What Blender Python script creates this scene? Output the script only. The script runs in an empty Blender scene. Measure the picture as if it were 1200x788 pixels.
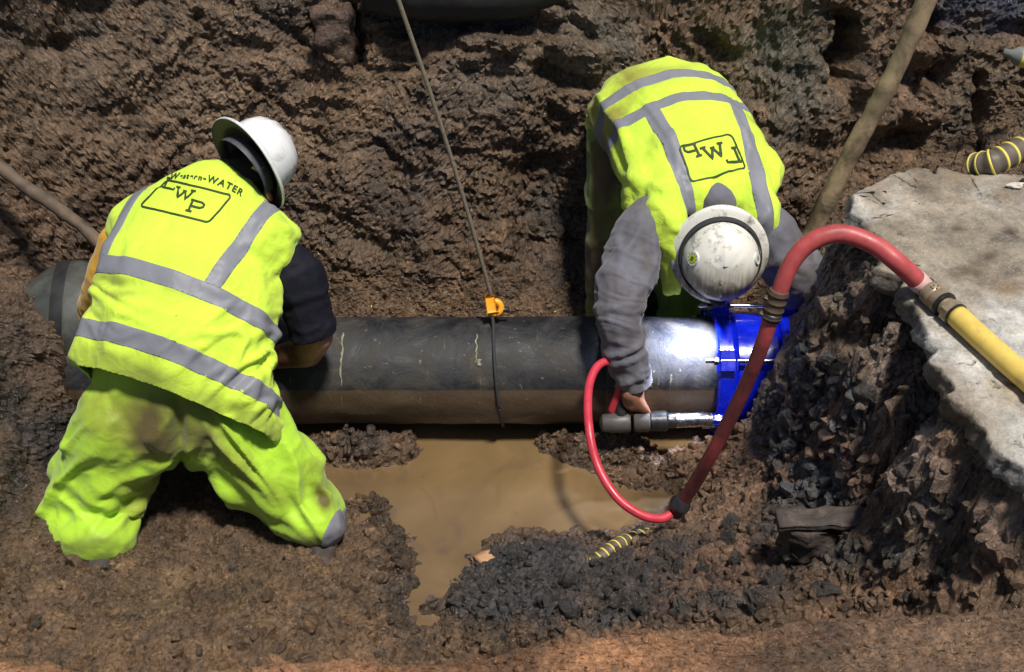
import bpy, bmesh, math, random
import numpy as np
from mathutils import Vector, Matrix
from mathutils.bvhtree import BVHTree
random.seed(7)
RNG = np.random.default_rng(7)
SC = bpy.context.scene
COL = SC.collection

# ------------------------------------------------------------------ camera, world, sun, exposure
CAM = Vector((0.0, -2.88, 2.82))
PITCH = math.radians(40.0)
FPX = 1448.0                       # focal length in photo pixels (photo 1200 wide)
cam_data = bpy.data.cameras.new('camera')
cam_data.sensor_width = 36.0
cam_data.lens = 36.0 * FPX / 1200.0
cam_data.clip_start = 0.05
cam_data.clip_end = 500.0
cam = bpy.data.objects.new('camera', cam_data)
COL.objects.link(cam)
cam.location = CAM
cam.rotation_euler = (math.radians(90) - PITCH, 0, 0)
SC.camera = cam

LDIR = Vector((-0.20, 0.20, -0.95)).normalized()      # direction the light travels
sun_el = math.asin(-LDIR.z)
sun_az = math.atan2(-LDIR.x, -LDIR.y)
world = bpy.data.worlds.new('World')
SC.world = world
world.use_nodes = True
wn = world.node_tree
bg = wn.nodes['Background']
sky = wn.nodes.new('ShaderNodeTexSky')
sky.sky_type = 'NISHITA'
sky.sun_disc = False
sky.sun_elevation = sun_el
sky.sun_rotation = sun_az
wn.links.new(sky.outputs[0], bg.inputs[0])
bg.inputs[1].default_value = 0.05
sun_data = bpy.data.lights.new('sun', 'SUN')
sun_data.energy = 3.6
sun_data.angle = math.radians(7.0)
sun_data.color = (1.0, 0.95, 0.84)
sun = bpy.data.objects.new('sun', sun_data)
COL.objects.link(sun)
sun.rotation_euler = LDIR.to_track_quat('-Z', 'Y').to_euler()
sun.location = (3, 0, 6)
SC.view_settings.view_transform = 'Standard'
SC.view_settings.look = 'None'
SC.view_settings.exposure = 0.35
SC.view_settings.gamma = 1.0

# ------------------------------------------------------------------ geometry of the view, used to place things in the real place
CX = Vector((1, 0, 0))
CF = Vector((0, math.cos(PITCH), -math.sin(PITCH)))
CU = Vector((0, math.sin(PITCH), math.cos(PITCH)))


def P(px, py, d):
    """point seen at photo pixel px,py at forward distance d metres"""
    return CAM + CF * d + CX * ((px - 600) / FPX * d) + CU * ((394 - py) / FPX * d)


def Z(px, py, z):
    """point seen at photo pixel px,py on the level z"""
    v = CF + CX * ((px - 600) / FPX) + CU * ((394 - py) / FPX)
    return CAM + v * ((z - CAM.z) / v.z)


def Y(px, py, y):
    v = CF + CX * ((px - 600) / FPX) + CU * ((394 - py) / FPX)
    return CAM + v * ((y - CAM.y) / v.y)


def proj(p):
    q = p - np.array(CAM)
    f = q @ np.array(CF)
    return 600 + FPX * q[:, 0] / f, 394 - FPX * (q @ np.array(CU)) / f, f

# ------------------------------------------------------------------ numpy noise
_pr = np.random.default_rng(11)
PERM = _pr.permutation(256)
PERM = np.concatenate([PERM, PERM, PERM])
GRAD = _pr.normal(size=(256, 3))
GRAD /= np.linalg.norm(GRAD, axis=1)[:, None]
RND = _pr.random((256, 4))


def _h(ix, iy, iz):
    return PERM[(PERM[(PERM[ix & 255] + iy) & 255] + iz) & 255]


def perlin(p, s=0):
    p = p + s * 17.31
    i = np.floor(p).astype(int)
    f = p - i
    u = f * f * f * (f * (f * 6 - 15) + 10)
    out = 0
    for dx in (0, 1):
        wx = u[:, 0] if dx else 1 - u[:, 0]
        for dy in (0, 1):
            wy = u[:, 1] if dy else 1 - u[:, 1]
            for dz in (0, 1):
                wz = u[:, 2] if dz else 1 - u[:, 2]
                g = GRAD[_h(i[:, 0] + dx, i[:, 1] + dy, i[:, 2] + dz)]
                out = out + wx * wy * wz * (g[:, 0] * (f[:, 0] - dx) + g[:, 1] * (f[:, 1] - dy) + g[:, 2] * (f[:, 2] - dz))
    return out * 1.5


def fbm(p, o=4, s=0, g=0.5):
    a, t = 1.0, 0
    for k in range(o):
        t = t + a * perlin(p * 2.03 ** k, s + k)
        a *= g
    return t


def ridged(p, o=2, s=0):
    a, t = 1.0, 0
    for k in range(o):
        t = t + a * (1 - np.abs(perlin(p * 2.1 ** k, s + k)) * 2.2)
        a *= 0.45
    return t


def worley(p, s=0):
    p = p + s * 9.7
    i = np.floor(p).astype(int)
    f = p - i
    f1 = np.full(len(p), 9.0)
    f2 = np.full(len(p), 9.0)
    idc = np.zeros(len(p), int)
    for dx in (-1, 0, 1):
        for dy in (-1, 0, 1):
            for dz in (-1, 0, 1):
                h = _h(i[:, 0] + dx, i[:, 1] + dy, i[:, 2] + dz)
                r = RND[h]
                d = (dx + r[:, 0] - f[:, 0]) ** 2 + (dy + r[:, 1] - f[:, 1]) ** 2 + (dz + r[:, 2] - f[:, 2]) ** 2
                m = d < f1
                f2 = np.where(m, f1, np.minimum(f2, d))
                idc = np.where(m, h, idc)
                f1 = np.where(m, d, f1)
    return np.sqrt(f1), np.sqrt(f2), RND[idc, 3]


def sstep(a, b, x):
    t = np.clip((x - a) / (b - a), 0, 1)
    return t * t * (3 - 2 * t)

# ------------------------------------------------------------------ materials
def nodes_of(name):
    m = bpy.data.materials.new(name)
    m.use_nodes = True
    nt = m.node_tree
    return m, nt, nt.nodes['Principled BSDF']


def N(nt, t, **kw):
    n = nt.nodes.new(t)
    for k, v in kw.items():
        if k.startswith('_'):
            setattr(n, k[1:], v)
        else:
            n.inputs[k.replace('_', ' ')].default_value = v
    return n


def noise(nt, scale, detail=5, rough=0.55, vec=None, dist=0.0):
    n = N(nt, 'ShaderNodeTexNoise', Scale=scale, Detail=detail, Roughness=rough, Distortion=dist)
    if vec is not None:
        nt.links.new(vec, n.inputs['Vector'])
    return n.outputs['Fac']


def ramp(nt, fac, stops):
    r = nt.nodes.new('ShaderNodeValToRGB')
    el = r.color_ramp.elements
    while len(el) < len(stops):
        el.new(0.5)
    for e, (p, c) in zip(el, stops):
        e.position = p
        e.color = (c[0], c[1], c[2], 1) if hasattr(c, '__len__') else (c, c, c, 1)
    nt.links.new(fac, r.inputs[0])
    return r.outputs[0]


def mix(nt, a, b, fac, mode='MIX'):
    m = nt.nodes.new('ShaderNodeMix')
    m.data_type = 'RGBA'
    m.blend_type = mode
    for s, v in ((m.inputs[0], fac), (m.inputs[6], a), (m.inputs[7], b)):
        if isinstance(v, bpy.types.NodeSocket):
            nt.links.new(v, s)
        elif hasattr(v, '__len__'):
            s.default_value = (v[0], v[1], v[2], 1)
        else:
            s.default_value = v
    return m.outputs[2]


def bump(nt, bs, items):
    """items: (height socket, strength, distance) chained"""
    prev = None
    for h, st, di in items:
        b = N(nt, 'ShaderNodeBump', Strength=st, Distance=di)
        nt.links.new(h, b.inputs['Height'])
        if prev is not None:
            nt.links.new(prev, b.inputs['Normal'])
        prev = b.outputs[0]
    nt.links.new(prev, bs.inputs['Normal'])


def texco(nt, which='Object'):
    return nt.nodes.new('ShaderNodeTexCoord').outputs[which]


def mud_material(name, rough=(0.10, 0.52), bscale=1.0, sub=1.0):
    m, nt, b = nodes_of(name)
    v = nt.nodes.new('ShaderNodeNewGeometry').outputs['Position']
    att = nt.nodes.new('ShaderNodeAttribute')
    att.attribute_name = 'tint'
    n1 = noise(nt, 9, 8, 0.65, v)
    n2 = noise(nt, 60, 6, 0.7, v)
    n3 = noise(nt, 210, 3, 0.6, v)
    c = mix(nt, att.outputs['Color'], ramp(nt, n1, [(0.3, 0.42), (0.5, 0.95), (0.72, 1.75)]), 1.0, 'MULTIPLY')
    c = mix(nt, c, ramp(nt, n2, [(0.32, 0.45), (0.52, 1.0), (0.72, 1.75)]), 1.0, 'MULTIPLY')
    nt.links.new(c, b.inputs['Base Color'])
    nt.links.new(ramp(nt, noise(nt, 28, 4, 0.6, v), [(0.35, rough[0]), (0.62, rough[1])]), b.inputs['Roughness'])
    b.inputs['Specular IOR Level'].default_value = 0.8 * sub
    bump(nt, b, [(n1, 0.6 * bscale, 0.03), (n2, 1.0 * bscale, 0.012), (n3, 0.8 * bscale, 0.004)])
    return m


def plain(name, col, rough=0.5, metal=0.0, var=0.3, scale=20, bmp=0.15, bdist=0.002, dirt=None, dirt_amt=0.5, dscale=6, spec=0.5, coat=0.0):
    m, nt, b = nodes_of(name)
    v = texco(nt)
    n = noise(nt, scale, 6, 0.6, v)
    c = mix(nt, col, ramp(nt, n, [(0.3, 1 - var), (0.7, 1 + var)]), 1.0, 'MULTIPLY')
    r = None
    if dirt is not None:
        dn = noise(nt, dscale, 8, 0.7, v, 0.4)
        f = ramp(nt, dn, [(0.62 - dirt_amt * 0.35, 0.0), (0.8 - dirt_amt * 0.3, 1.0)])
        c = mix(nt, c, dirt, f)
        r = f
    nt.links.new(c, b.inputs['Base Color'])
    b.inputs['Metallic'].default_value = metal
    nt.links.new(ramp(nt, n, [(0.3, max(rough - 0.12, 0.04)), (0.7, min(rough + 0.15, 1))]), b.inputs['Roughness'])
    b.inputs['Specular IOR Level'].default_value = spec
    b.inputs['Coat Weight'].default_value = coat
    bump(nt, b, [(n, bmp, bdist), (noise(nt, scale * 7, 3, 0.6, v), bmp, bdist * 0.4)])
    return m


def cloth(name, col, rough=0.8, dirt=(0.09, 0.06, 0.04), dirt_amt=0.3, dscale=5, weave=900, fold=1.0, sheen=0.2, tinted=False):
    m, nt, b = nodes_of(name)
    v = texco(nt)
    n = noise(nt, 5, 5, 0.6, v)
    c = mix(nt, col, ramp(nt, n, [(0.3, 0.86), (0.7, 1.06)]), 1.0, 'MULTIPLY')
    dn = noise(nt, dscale, 9, 0.72, v, 0.5)
    f = ramp(nt, dn, [(0.68 - dirt_amt * 0.35, 0.0), (0.86 - dirt_amt * 0.25, 0.85)])
    c = mix(nt, c, dirt, f)
    sp = ramp(nt, noise(nt, 55, 3, 0.6, v), [(0.70, 0.0), (0.76, 0.7)])
    c = mix(nt, c, dirt, sp)
    if tinted:                       # soil stains with their own outline, plus some painted fold shade
        at = nt.nodes.new('ShaderNodeAttribute')
        at.attribute_name = 'tint'
        c = mix(nt, c, at.outputs['Color'], 1.0, 'MULTIPLY')
    nt.links.new(c, b.inputs['Base Color'])
    b.inputs['Roughness'].default_value = rough
    b.inputs['Sheen Weight'].default_value = sheen
    b.inputs['Specular IOR Level'].default_value = 0.25
    wv = N(nt, 'ShaderNodeTexWave', Scale=weave / 6.0, Distortion=1.5, Detail=1)
    nt.links.new(v, wv.inputs['Vector'])
    bump(nt, b, [(noise(nt, 22, 5, 0.5, v, 0.8), 0.35 * fold, 0.012), (wv.outputs['Fac'], 0.06, 0.001)])
    return m


M = {}
M['mud'] = mud_material('wet_mud')
M['rubble'] = mud_material('crumbled_rubble', rough=(0.2, 0.6), bscale=1.2)

# water: opaque muddy water with a wet surface
m, nt, b = nodes_of('muddy_water')
v = nt.nodes.new('ShaderNodeNewGeometry').outputs['Position']
nA = noise(nt, 2.6, 4, 0.5, v, 0.8)
c = ramp(nt, nA, [(0.3, (0.130, 0.082, 0.040)), (0.52, (0.180, 0.116, 0.055)), (0.72, (0.24, 0.157, 0.076))])
c = mix(nt, c, (0.09, 0.062, 0.045), ramp(nt, noise(nt, 6, 3, 0.5, v, 1.2), [(0.55, 0.0), (0.75, 0.55)]))
nt.links.new(c, b.inputs['Base Color'])
b.inputs['Roughness'].default_value = 0.09
b.inputs['IOR'].default_value = 1.5
b.inputs['Specular IOR Level'].default_value = 1.0
bump(nt, b, [(noise(nt, 5, 3, 0.5, v), 0.08, 0.01), (noise(nt, 38, 3, 0.5, v), 0.05, 0.003)])
M['water'] = m

# concrete slab
m, nt, b = nodes_of('old_concrete')
v = nt.nodes.new('ShaderNodeNewGeometry').outputs['Position']
big = noise(nt, 2.3, 7, 0.62, v, 0.3)
mid = noise(nt, 14, 8, 0.7, v)
fine = noise(nt, 120, 4, 0.7, v)
c = ramp(nt, big, [(0.28, (0.17, 0.135, 0.10)), (0.42, (0.31, 0.265, 0.21)), (0.52, (0.50, 0.48, 0.45)), (0.62, (0.74, 0.74, 0.73))])
c = mix(nt, c, ramp(nt, mid, [(0.32, 0.5), (0.52, 1.0), (0.7, 1.35)]), 1.0, 'MULTIPLY')
c = mix(nt, c, ramp(nt, fine, [(0.3, 0.8), (0.7, 1.15)]), 1.0, 'MULTIPLY')
vor = N(nt, 'ShaderNodeTexVoronoi', Scale=75)
nt.links.new(v, vor.inputs['Vector'])
c = mix(nt, c, (0.62, 0.58, 0.5), ramp(nt, vor.outputs['Distance'], [(0.06, 0.75), (0.14, 0.0)]))
c = mix(nt, c, (0.06, 0.045, 0.035), ramp(nt, noise(nt, 11, 6, 0.75, v), [(0.60, 0.0), (0.66, 0.85)]))
att = nt.nodes.new('ShaderNodeAttribute')
att.attribute_name = 'tint'
c = mix(nt, c, att.outputs['Color'], 1.0, 'MULTIPLY')
nt.links.new(c, b.inputs['Base Color'])
nt.links.new(ramp(nt, mid, [(0.35, 0.38), (0.6, 0.8)]), b.inputs['Roughness'])
bump(nt, b, [(mid, 0.6, 0.015), (fine, 0.8, 0.004), (vor.outputs['Distance'], 0.15, 0.003)])
M['concrete'] = m

YEL = (0.60, 0.86, 0.035)
M['vest'] = cloth('hi_vis_vest_fabric', (0.66, 0.90, 0.07), dirt=(0.38, 0.42, 0.04), dirt_amt=0.2, fold=1.5)
M['vest_dirty'] = cloth('hi_vis_vest_fabric_soiled', (0.64, 0.88, 0.07), dirt=(0.30, 0.32, 0.05), dirt_amt=0.2, fold=1.5, tinted=True)
M['trouser'] = cloth('hi_vis_trouser_fabric', (0.45, 0.74, 0.05), dirt=(0.30, 0.32, 0.05), dirt_amt=0.40, dscale=3.5, rough=0.5, tinted=True)
M['trouser_muddy'] = cloth('muddy_hi_vis_trouser_fabric', (0.24, 0.38, 0.05), dirt=(0.13, 0.11, 0.05), dirt_amt=0.6, dscale=7, tinted=True)
M['tape'] = cloth('silver_reflective_tape', (0.23, 0.235, 0.275), dirt=(0.16, 0.145, 0.13), dirt_amt=0.25, rough=0.45, weave=2500, fold=0.5, sheen=0.0)
M['navy'] = cloth('navy_shirt', (0.008, 0.008, 0.016), dirt_amt=0.0, dirt=(0.012, 0.011, 0.014), sheen=0.0)
M['grey_shirt'] = cloth('grey_shirt', (0.16, 0.16, 0.20), dirt=(0.085, 0.066, 0.05), dirt_amt=0.8, fold=0.9)
M['orange'] = cloth('orange_cloth', (0.62, 0.33, 0.02), dirt_amt=0.25)
M['skin'] = plain('skin', (0.34, 0.155, 0.095), 0.5, var=0.15, scale=30, dirt=(0.13, 0.065, 0.04), dirt_amt=0.45)
M['hair'] = plain('hair', (0.018, 0.011, 0.008), 0.6, var=0.4, scale=120, bmp=0.8)
M['ink'] = plain('black_print', (0.03, 0.045, 0.01), 0.7, var=0.1, bmp=0.0)
M['hat'] = plain('white_hard_hat_shell', (0.78, 0.78, 0.80), 0.28, var=0.04, dirt=(0.25, 0.24, 0.23), dirt_amt=0.26, dscale=11, coat=0.3, bmp=0.03)
M['hat_in'] = plain('hard_hat_inside', (0.07, 0.065, 0.055), 0.6, var=0.2)
m, nt, b = nodes_of('scuffed_hard_hat_shell')
v = texco(nt)
mp = N(nt, 'ShaderNodeMapping')
mp.inputs['Scale'].default_value = (1, 1, 1)
nt.links.new(v, mp.inputs['Vector'])
st = N(nt, 'ShaderNodeMapping')
st.inputs['Scale'].default_value = (6, 70, 6)
nt.links.new(v, st.inputs['Vector'])
streak = ramp(nt, noise(nt, 1.3, 4, 0.6, st.outputs[0]), [(0.38, 0.0), (0.55, 0.9)])
sep = nt.nodes.new('ShaderNodeSeparateXYZ')
nt.links.new(v, sep.inputs[0])
mr = N(nt, 'ShaderNodeMapRange')
mr.inputs['From Min'].default_value = -.03
mr.inputs['From Max'].default_value = .10
nt.links.new(sep.outputs[0], mr.inputs['Value'])
streak = mix(nt, (0, 0, 0), streak, mr.outputs[0])
c = mix(nt, mix(nt, (0.78, 0.76, 0.70), (0.50, 0.42, 0.31), mr.outputs[0]), (0.13, 0.10, 0.07), streak)
c = mix(nt, c, (0.12, 0.10, 0.085), ramp(nt, noise(nt, 20, 8, 0.75, v), [(0.52, 0.0), (0.66, 0.85)]))
nt.links.new(c, b.inputs['Base Color'])
b.inputs['Roughness'].default_value = 0.42
bump(nt, b, [(noise(nt, 60, 4, 0.6, v), 0.12, 0.002)])
M['hat_dirty'] = m
M['black_rubber'] = plain('black_rubber', (0.018, 0.018, 0.02), 0.55, var=0.3)
M['strap'] = plain('black_elastic', (0.03, 0.03, 0.034), 0.8, var=0.2, scale=200)
M['white_label'] = plain('white_label', (0.7, 0.7, 0.66), 0.5, var=0.1)
M['lime_label'] = plain('lime_label', (0.50, 0.62, 0.03), 0.5, var=0.1)
M['yellow_tag'] = plain('yellow_tag', (0.78, 0.66, 0.12), 0.5, var=0.1)
M['grey_band'] = plain('grey_band', (0.07, 0.07, 0.085), 0.55, var=0.3, scale=60)

# iron pipe coated black, scratched and splashed
m, nt, b = nodes_of('black_coated_iron')
v = nt.nodes.new('ShaderNodeNewGeometry').outputs['Position']
n1 = noise(nt, 7, 8, 0.7, v, 0.5)
st = N(nt, 'ShaderNodeMapping')
st.inputs['Scale'].default_value = (60, 6, 6)
nt.links.new(v, st.inputs['Vector'])
n2 = noise(nt, 1.0, 5, 0.6, st.outputs[0])
c = ramp(nt, n1, [(0.32, (0.008, 0.008, 0.010)), (0.48, (0.018, 0.018, 0.022)), (0.59, (0.040, 0.036, 0.032)), (0.70, (0.10, 0.08, 0.06))])
sp_ = nt.nodes.new('ShaderNodeSeparateXYZ')
nt.links.new(v, sp_.inputs[0])
tide = N(nt, 'ShaderNodeMapRange')
tide.inputs['From Min'].default_value = .243
tide.inputs['From Max'].default_value = .237
nt.links.new(sp_.outputs[2], tide.inputs['Value'])
c = mix(nt, c, (0.085, 0.055, 0.034), tide.outputs[0])     # mud left by the water up to a level line
c = mix(nt, c, (0.30, 0.29, 0.26), ramp(nt, n2, [(0.68, 0.0), (0.76, 0.6)]))
c = mix(nt, c, (0.28, 0.24, 0.2), ramp(nt, noise(nt, 45, 5, 0.7, v), [(0.64, 0.0), (0.71, 0.7)]))
nt.links.new(c, b.inputs['Base Color'])
nt.links.new(ramp(nt, n1, [(0.35, 0.42), (0.6, 0.8)]), b.inputs['Roughness'])
bump(nt, b, [(n1, 0.5, 0.012), (noise(nt, 90, 4, 0.6, v), 0.4, 0.002)])
M['pipe'] = m
M['pale_paint'] = plain('pale_paint_streak', (0.21, 0.21, 0.14), 0.7, var=0.5, scale=70)
M['blue'] = plain('blue_epoxy_paint', (0.004, 0.016, 0.62), 0.22, var=0.25, scale=25, dirt=(0.03, 0.035, 0.12), dirt_amt=0.12, coat=0.5, bmp=0.12)
M['steel'] = plain('zinc_steel', (0.55, 0.56, 0.60), 0.25, metal=1.0, var=0.2, scale=40)
M['dark_steel'] = plain('dark_steel', (0.08, 0.08, 0.085), 0.35, metal=0.8, var=0.3)
M['grey_plastic'] = plain('grey_tool_casing', (0.085, 0.08, 0.08), 0.45, var=0.25, dirt=(0.07, 0.05, 0.04), dirt_amt=0.5)
M['red_hose'] = plain('red_rubber_hose', (0.45, 0.075, 0.078), 0.42, var=0.18, scale=30, dirt=(0.14, 0.035, 0.03), dirt_amt=0.32, dscale=7)
_m = M['red_hose']
_nt = _m.node_tree
_b = _nt.nodes['Principled BSDF']
_src = _b.inputs['Base Color'].links[0].from_socket
_at = _nt.nodes.new('ShaderNodeAttribute')
_at.attribute_name = 'tint'
_nt.links.new(mix(_nt, _src, _at.outputs['Color'], 1.0, 'MULTIPLY'), _b.inputs['Base Color'])
M['red_thin'] = plain('thin_red_rubber_hose', (0.58, 0.045, 0.075), 0.35, var=0.1, scale=30, dirt=(0.2, 0.03, 0.03), dirt_amt=0.1)
M['yellow_hose'] = plain('yellow_rubber_hose', (0.74, 0.53, 0.12), 0.5, var=0.12, scale=25, dirt=(0.34, 0.23, 0.08), dirt_amt=0.25)
M['brass'] = plain('dirty_brass', (0.42, 0.33, 0.22), 0.42, metal=0.45, var=0.25, dirt=(0.15, 0.11, 0.07), dirt_amt=0.4, dscale=30)
M['muddy_brass'] = plain('muddy_brass', (0.13, 0.085, 0.06), 0.5, metal=0.3, var=0.3, dirt=(0.08, 0.055, 0.04), dirt_amt=0.5, dscale=30)
M['pale_band'] = plain('pale_band', (0.62, 0.42, 0.38), 0.5, var=0.1)
M['rope'] = plain('tan_cord', (0.20, 0.165, 0.12), 0.8, var=0.4, scale=150, bmp=0.6)
M['hook'] = plain('orange_painted_hook', (0.80, 0.36, 0.015), 0.35, var=0.12, dirt=(0.3, 0.15, 0.03), dirt_amt=0.2, dscale=30)
M['timber'] = plain('weathered_timber', (0.42, 0.31, 0.19), 0.75, var=0.35, scale=12, bmp=0.5, dirt=(0.10, 0.07, 0.045), dirt_amt=0.45, dscale=9)
M['timber_dark'] = plain('muddy_handle_timber', (0.13, 0.092, 0.065), 0.75, var=0.35, scale=12, bmp=0.5, dirt=(0.05, 0.035, 0.025), dirt_amt=0.5, dscale=9)
M['suction'] = plain('ribbed_grey_hose', (0.13, 0.105, 0.08), 0.6, var=0.3, dirt=(0.08, 0.06, 0.04), dirt_amt=0.4)
M['suction_stripe'] = plain('yellow_hose_rib', (0.78, 0.66, 0.12), 0.45, var=0.15)
M['galv'] = plain('dull_galvanised_sheet', (0.085, 0.092, 0.085), 0.5, metal=0.2, var=0.4, scale=9, dirt=(0.05, 0.04, 0.03), dirt_amt=0.4)
M['rust'] = plain('rusty_black_iron', (0.055, 0.042, 0.038), 0.75, var=0.5, scale=25, bmp=0.9, bdist=0.006, dirt=(0.13, 0.10, 0.085), dirt_amt=0.3, dscale=22)
M['pebble_orange'] = plain('orange_stone', (0.42, 0.235, 0.125), 0.6, var=0.2, scale=30, bmp=0.3)
M['pebble_white'] = plain('white_stone', (0.60, 0.56, 0.50), 0.6, var=0.2, scale=30, bmp=0.3, dirt=(0.1, 0.08, 0.06), dirt_amt=0.4, dscale=30)
M['clear_plastic'] = plain('cloudy_bottle_plastic', (0.20, 0.21, 0.19), 0.2, var=0.2, spec=0.8)
M['lens'] = plain('lamp_lens', (0.8, 0.8, 0.85), 0.1, var=0.02)

# ------------------------------------------------------------------ object helpers
def tag(o, label=None, cat=None, group=None, kind=None):
    if label:
        o['label'] = label
    if cat:
        o['category'] = cat
    if group:
        o['group'] = group
    if kind:
        o['kind'] = kind
    return o


def root(name, loc, label, cat, group=None):
    o = bpy.data.objects.new(name, None)
    o.empty_display_size = 0.05
    COL.objects.link(o)
    o.location = loc
    o['abs'] = 0
    del o['abs']
    ABS[o.name] = Vector(loc)
    return tag(o, label, cat, group)


ABS = {}


def link(name, me, mat, parent=None, origin=None):
    """me has world coordinates; the object gets a real origin"""
    co = np.empty(len(me.vertices) * 3)
    me.vertices.foreach_get('co', co)
    co = co.reshape(-1, 3)
    if origin is None:
        origin = Vector(co.mean(axis=0))
        if parent is None:
            origin.z = co[:, 2].min()
    co -= np.array(origin)
    me.vertices.foreach_set('co', co.ravel())
    o = bpy.data.objects.new(name, me)
    COL.objects.link(o)
    if mat is not None:
        me.materials.clear()
        me.materials.append(mat)
    if parent is not None:
        o.parent = parent
        o.location = Vector(origin) - ABS[parent.name]
    else:
        o.location = origin
    ABS[o.name] = Vector(origin)
    return o


def mesh_np(name, v, f, smooth=True):
    """f: (n,3) or (n,4) int array"""
    me = bpy.data.meshes.new(name)
    v = np.asarray(v, float)
    f = np.asarray(f, int)
    k = f.shape[1]
    me.vertices.add(len(v))
    me.vertices.foreach_set('co', v.ravel())
    me.loops.add(f.size)
    me.loops.foreach_set('vertex_index', f.ravel())
    me.polygons.add(len(f))
    me.polygons.foreach_set('loop_start', np.arange(len(f)) * k)
    me.polygons.foreach_set('loop_total', np.full(len(f), k))
    me.update(calc_edges=True)
    me.polygons.foreach_set('use_smooth', np.full(len(f), smooth))
    return me


def set_tint(me, col):
    a = me.color_attributes.new('tint', 'FLOAT_COLOR', 'POINT')
    c = np.ones((len(me.vertices), 4))
    c[:, :3] = col
    a.data.foreach_set('color', c.ravel())


def bm_mesh(name, bm, smooth=True):
    me = bpy.data.meshes.new(name)
    bmesh.ops.recalc_face_normals(bm, faces=bm.faces)
    bm.to_mesh(me)
    bm.free()
    me.polygons.foreach_set('use_smooth', np.full(len(me.polygons), smooth))
    return me


def catmull(pts, n):
    pts = [Vector(p) for p in pts]
    if len(pts) < 3:
        return [pts[0].lerp(pts[-1], i / n) for i in range(n + 1)]
    q = [pts[0] * 2 - pts[1]] + pts + [pts[-1] * 2 - pts[-2]]
    out = []
    segs = len(pts) - 1
    for i in range(n + 1):
        t = i / n * segs
        k = min(int(t), segs - 1)
        t -= k
        a, b_, c, d = q[k:k + 4]
        out.append(0.5 * ((2 * b_) + (c - a) * t + (2 * a - 5 * b_ + 4 * c - d) * t * t + (3 * b_ - a - 3 * c + d) * t ** 3))
    return out


def frames(path):
    T = []
    for i in range(len(path)):
        a = path[max(i - 1, 0)]
        b_ = path[min(i + 1, len(path) - 1)]
        T.append((b_ - a).normalized())
    up = Vector((0, 0, 1)) if abs(T[0].z) < 0.9 else Vector((1, 0, 0))
    n = (up - T[0] * up.dot(T[0])).normalized()
    out = []
    for t in T:
        n = (n - t * n.dot(t)).normalized()
        out.append((t, n, t.cross(n)))
    return out


def tube(name, path, r, seg=16, caps=True, rough=0.0, seed=0):
    """path list of Vector, r float or function(t 0..1)"""
    fr = frames(path)
    V, F = [], []
    n = len(path)
    for i, (p, (t, a, b_)) in enumerate(zip(path, fr)):
        rr = r(i / (n - 1)) if callable(r) else r
        for k in range(seg):
            an = 2 * math.pi * k / seg
            V.append(p + (a * math.cos(an) + b_ * math.sin(an)) * rr)
    for i in range(n - 1):
        for k in range(seg):
            k2 = (k + 1) % seg
            F.append((i * seg + k, i * seg + k2, (i + 1) * seg + k2, (i + 1) * seg + k))
    v = np.array([tuple(x) for x in V])
    if rough:
        v += (fbm(v * 9, 3, seed) * rough)[:, None] * np.array([0.5, 0.6, 0.6])
    bm = bmesh.new()
    vs = [bm.verts.new(x) for x in v]
    for f in F:
        bm.faces.new([vs[j] for j in f])
    if caps:
        bm.faces.new(vs[:seg][::-1])
        bm.faces.new(vs[-seg:])
    return bm_mesh(name, bm)


def lathe(name, prof, org, axis, seg=32, close=True, up=None):
    """prof list of (radius, height along axis)"""
    axis = Vector(axis).normalized()
    u = Vector(up) if up is not None else (Vector((0, 0, 1)) if abs(axis.z) < 0.9 else Vector((1, 0, 0)))
    a = (u - axis * u.dot(axis)).normalized()
    b_ = axis.cross(a)
    bm = bmesh.new()
    rings = []
    for r, h in prof:
        if r < 1e-5:
            rings.append([bm.verts.new(org + axis * h)])
        else:
            rings.append([bm.verts.new(org + axis * h + (a * math.cos(2 * math.pi * k / seg) + b_ * math.sin(2 * math.pi * k / seg)) * r) for k in range(seg)])
    for A, B in zip(rings, rings[1:]):
        for k in range(seg):
            k2 = (k + 1) % seg
            if len(A) == 1 and len(B) == 1:
                continue
            if len(A) == 1:
                bm.faces.new((A[0], B[k], B[k2]))
            elif len(B) == 1:
                bm.faces.new((A[k], A[k2], B[0]))
            else:
                bm.faces.new((A[k], A[k2], B[k2], B[k]))
    if close:
        if len(rings[0]) > 1:
            bm.faces.new(rings[0][::-1])
        if len(rings[-1]) > 1:
            bm.faces.new(rings[-1])
    return bm_mesh(name, bm)


def sharpen(me, ang=35):
    bm = bmesh.new()
    bm.from_mesh(me)
    for e in bm.edges:
        if len(e.link_faces) == 2 and e.calc_face_angle(0) > math.radians(ang):
            e.smooth = False
    bm.to_mesh(me)
    bm.free()
    return me


def box(name, c, size, axes=None, bev=0.004):
    bm = bmesh.new()
    bmesh.ops.create_cube(bm, size=1)
    R = axes if axes is not None else Matrix.Identity(3)
    for v in bm.verts:
        v.co = R @ Vector((v.co.x * size[0], v.co.y * size[1], v.co.z * size[2])) + Vector(c)
    if bev:
        bmesh.ops.bevel(bm, geom=list(bm.edges), offset=bev, segments=2, affect='EDGES', profile=0.6)
    return bm_mesh(name, bm, False)

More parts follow.
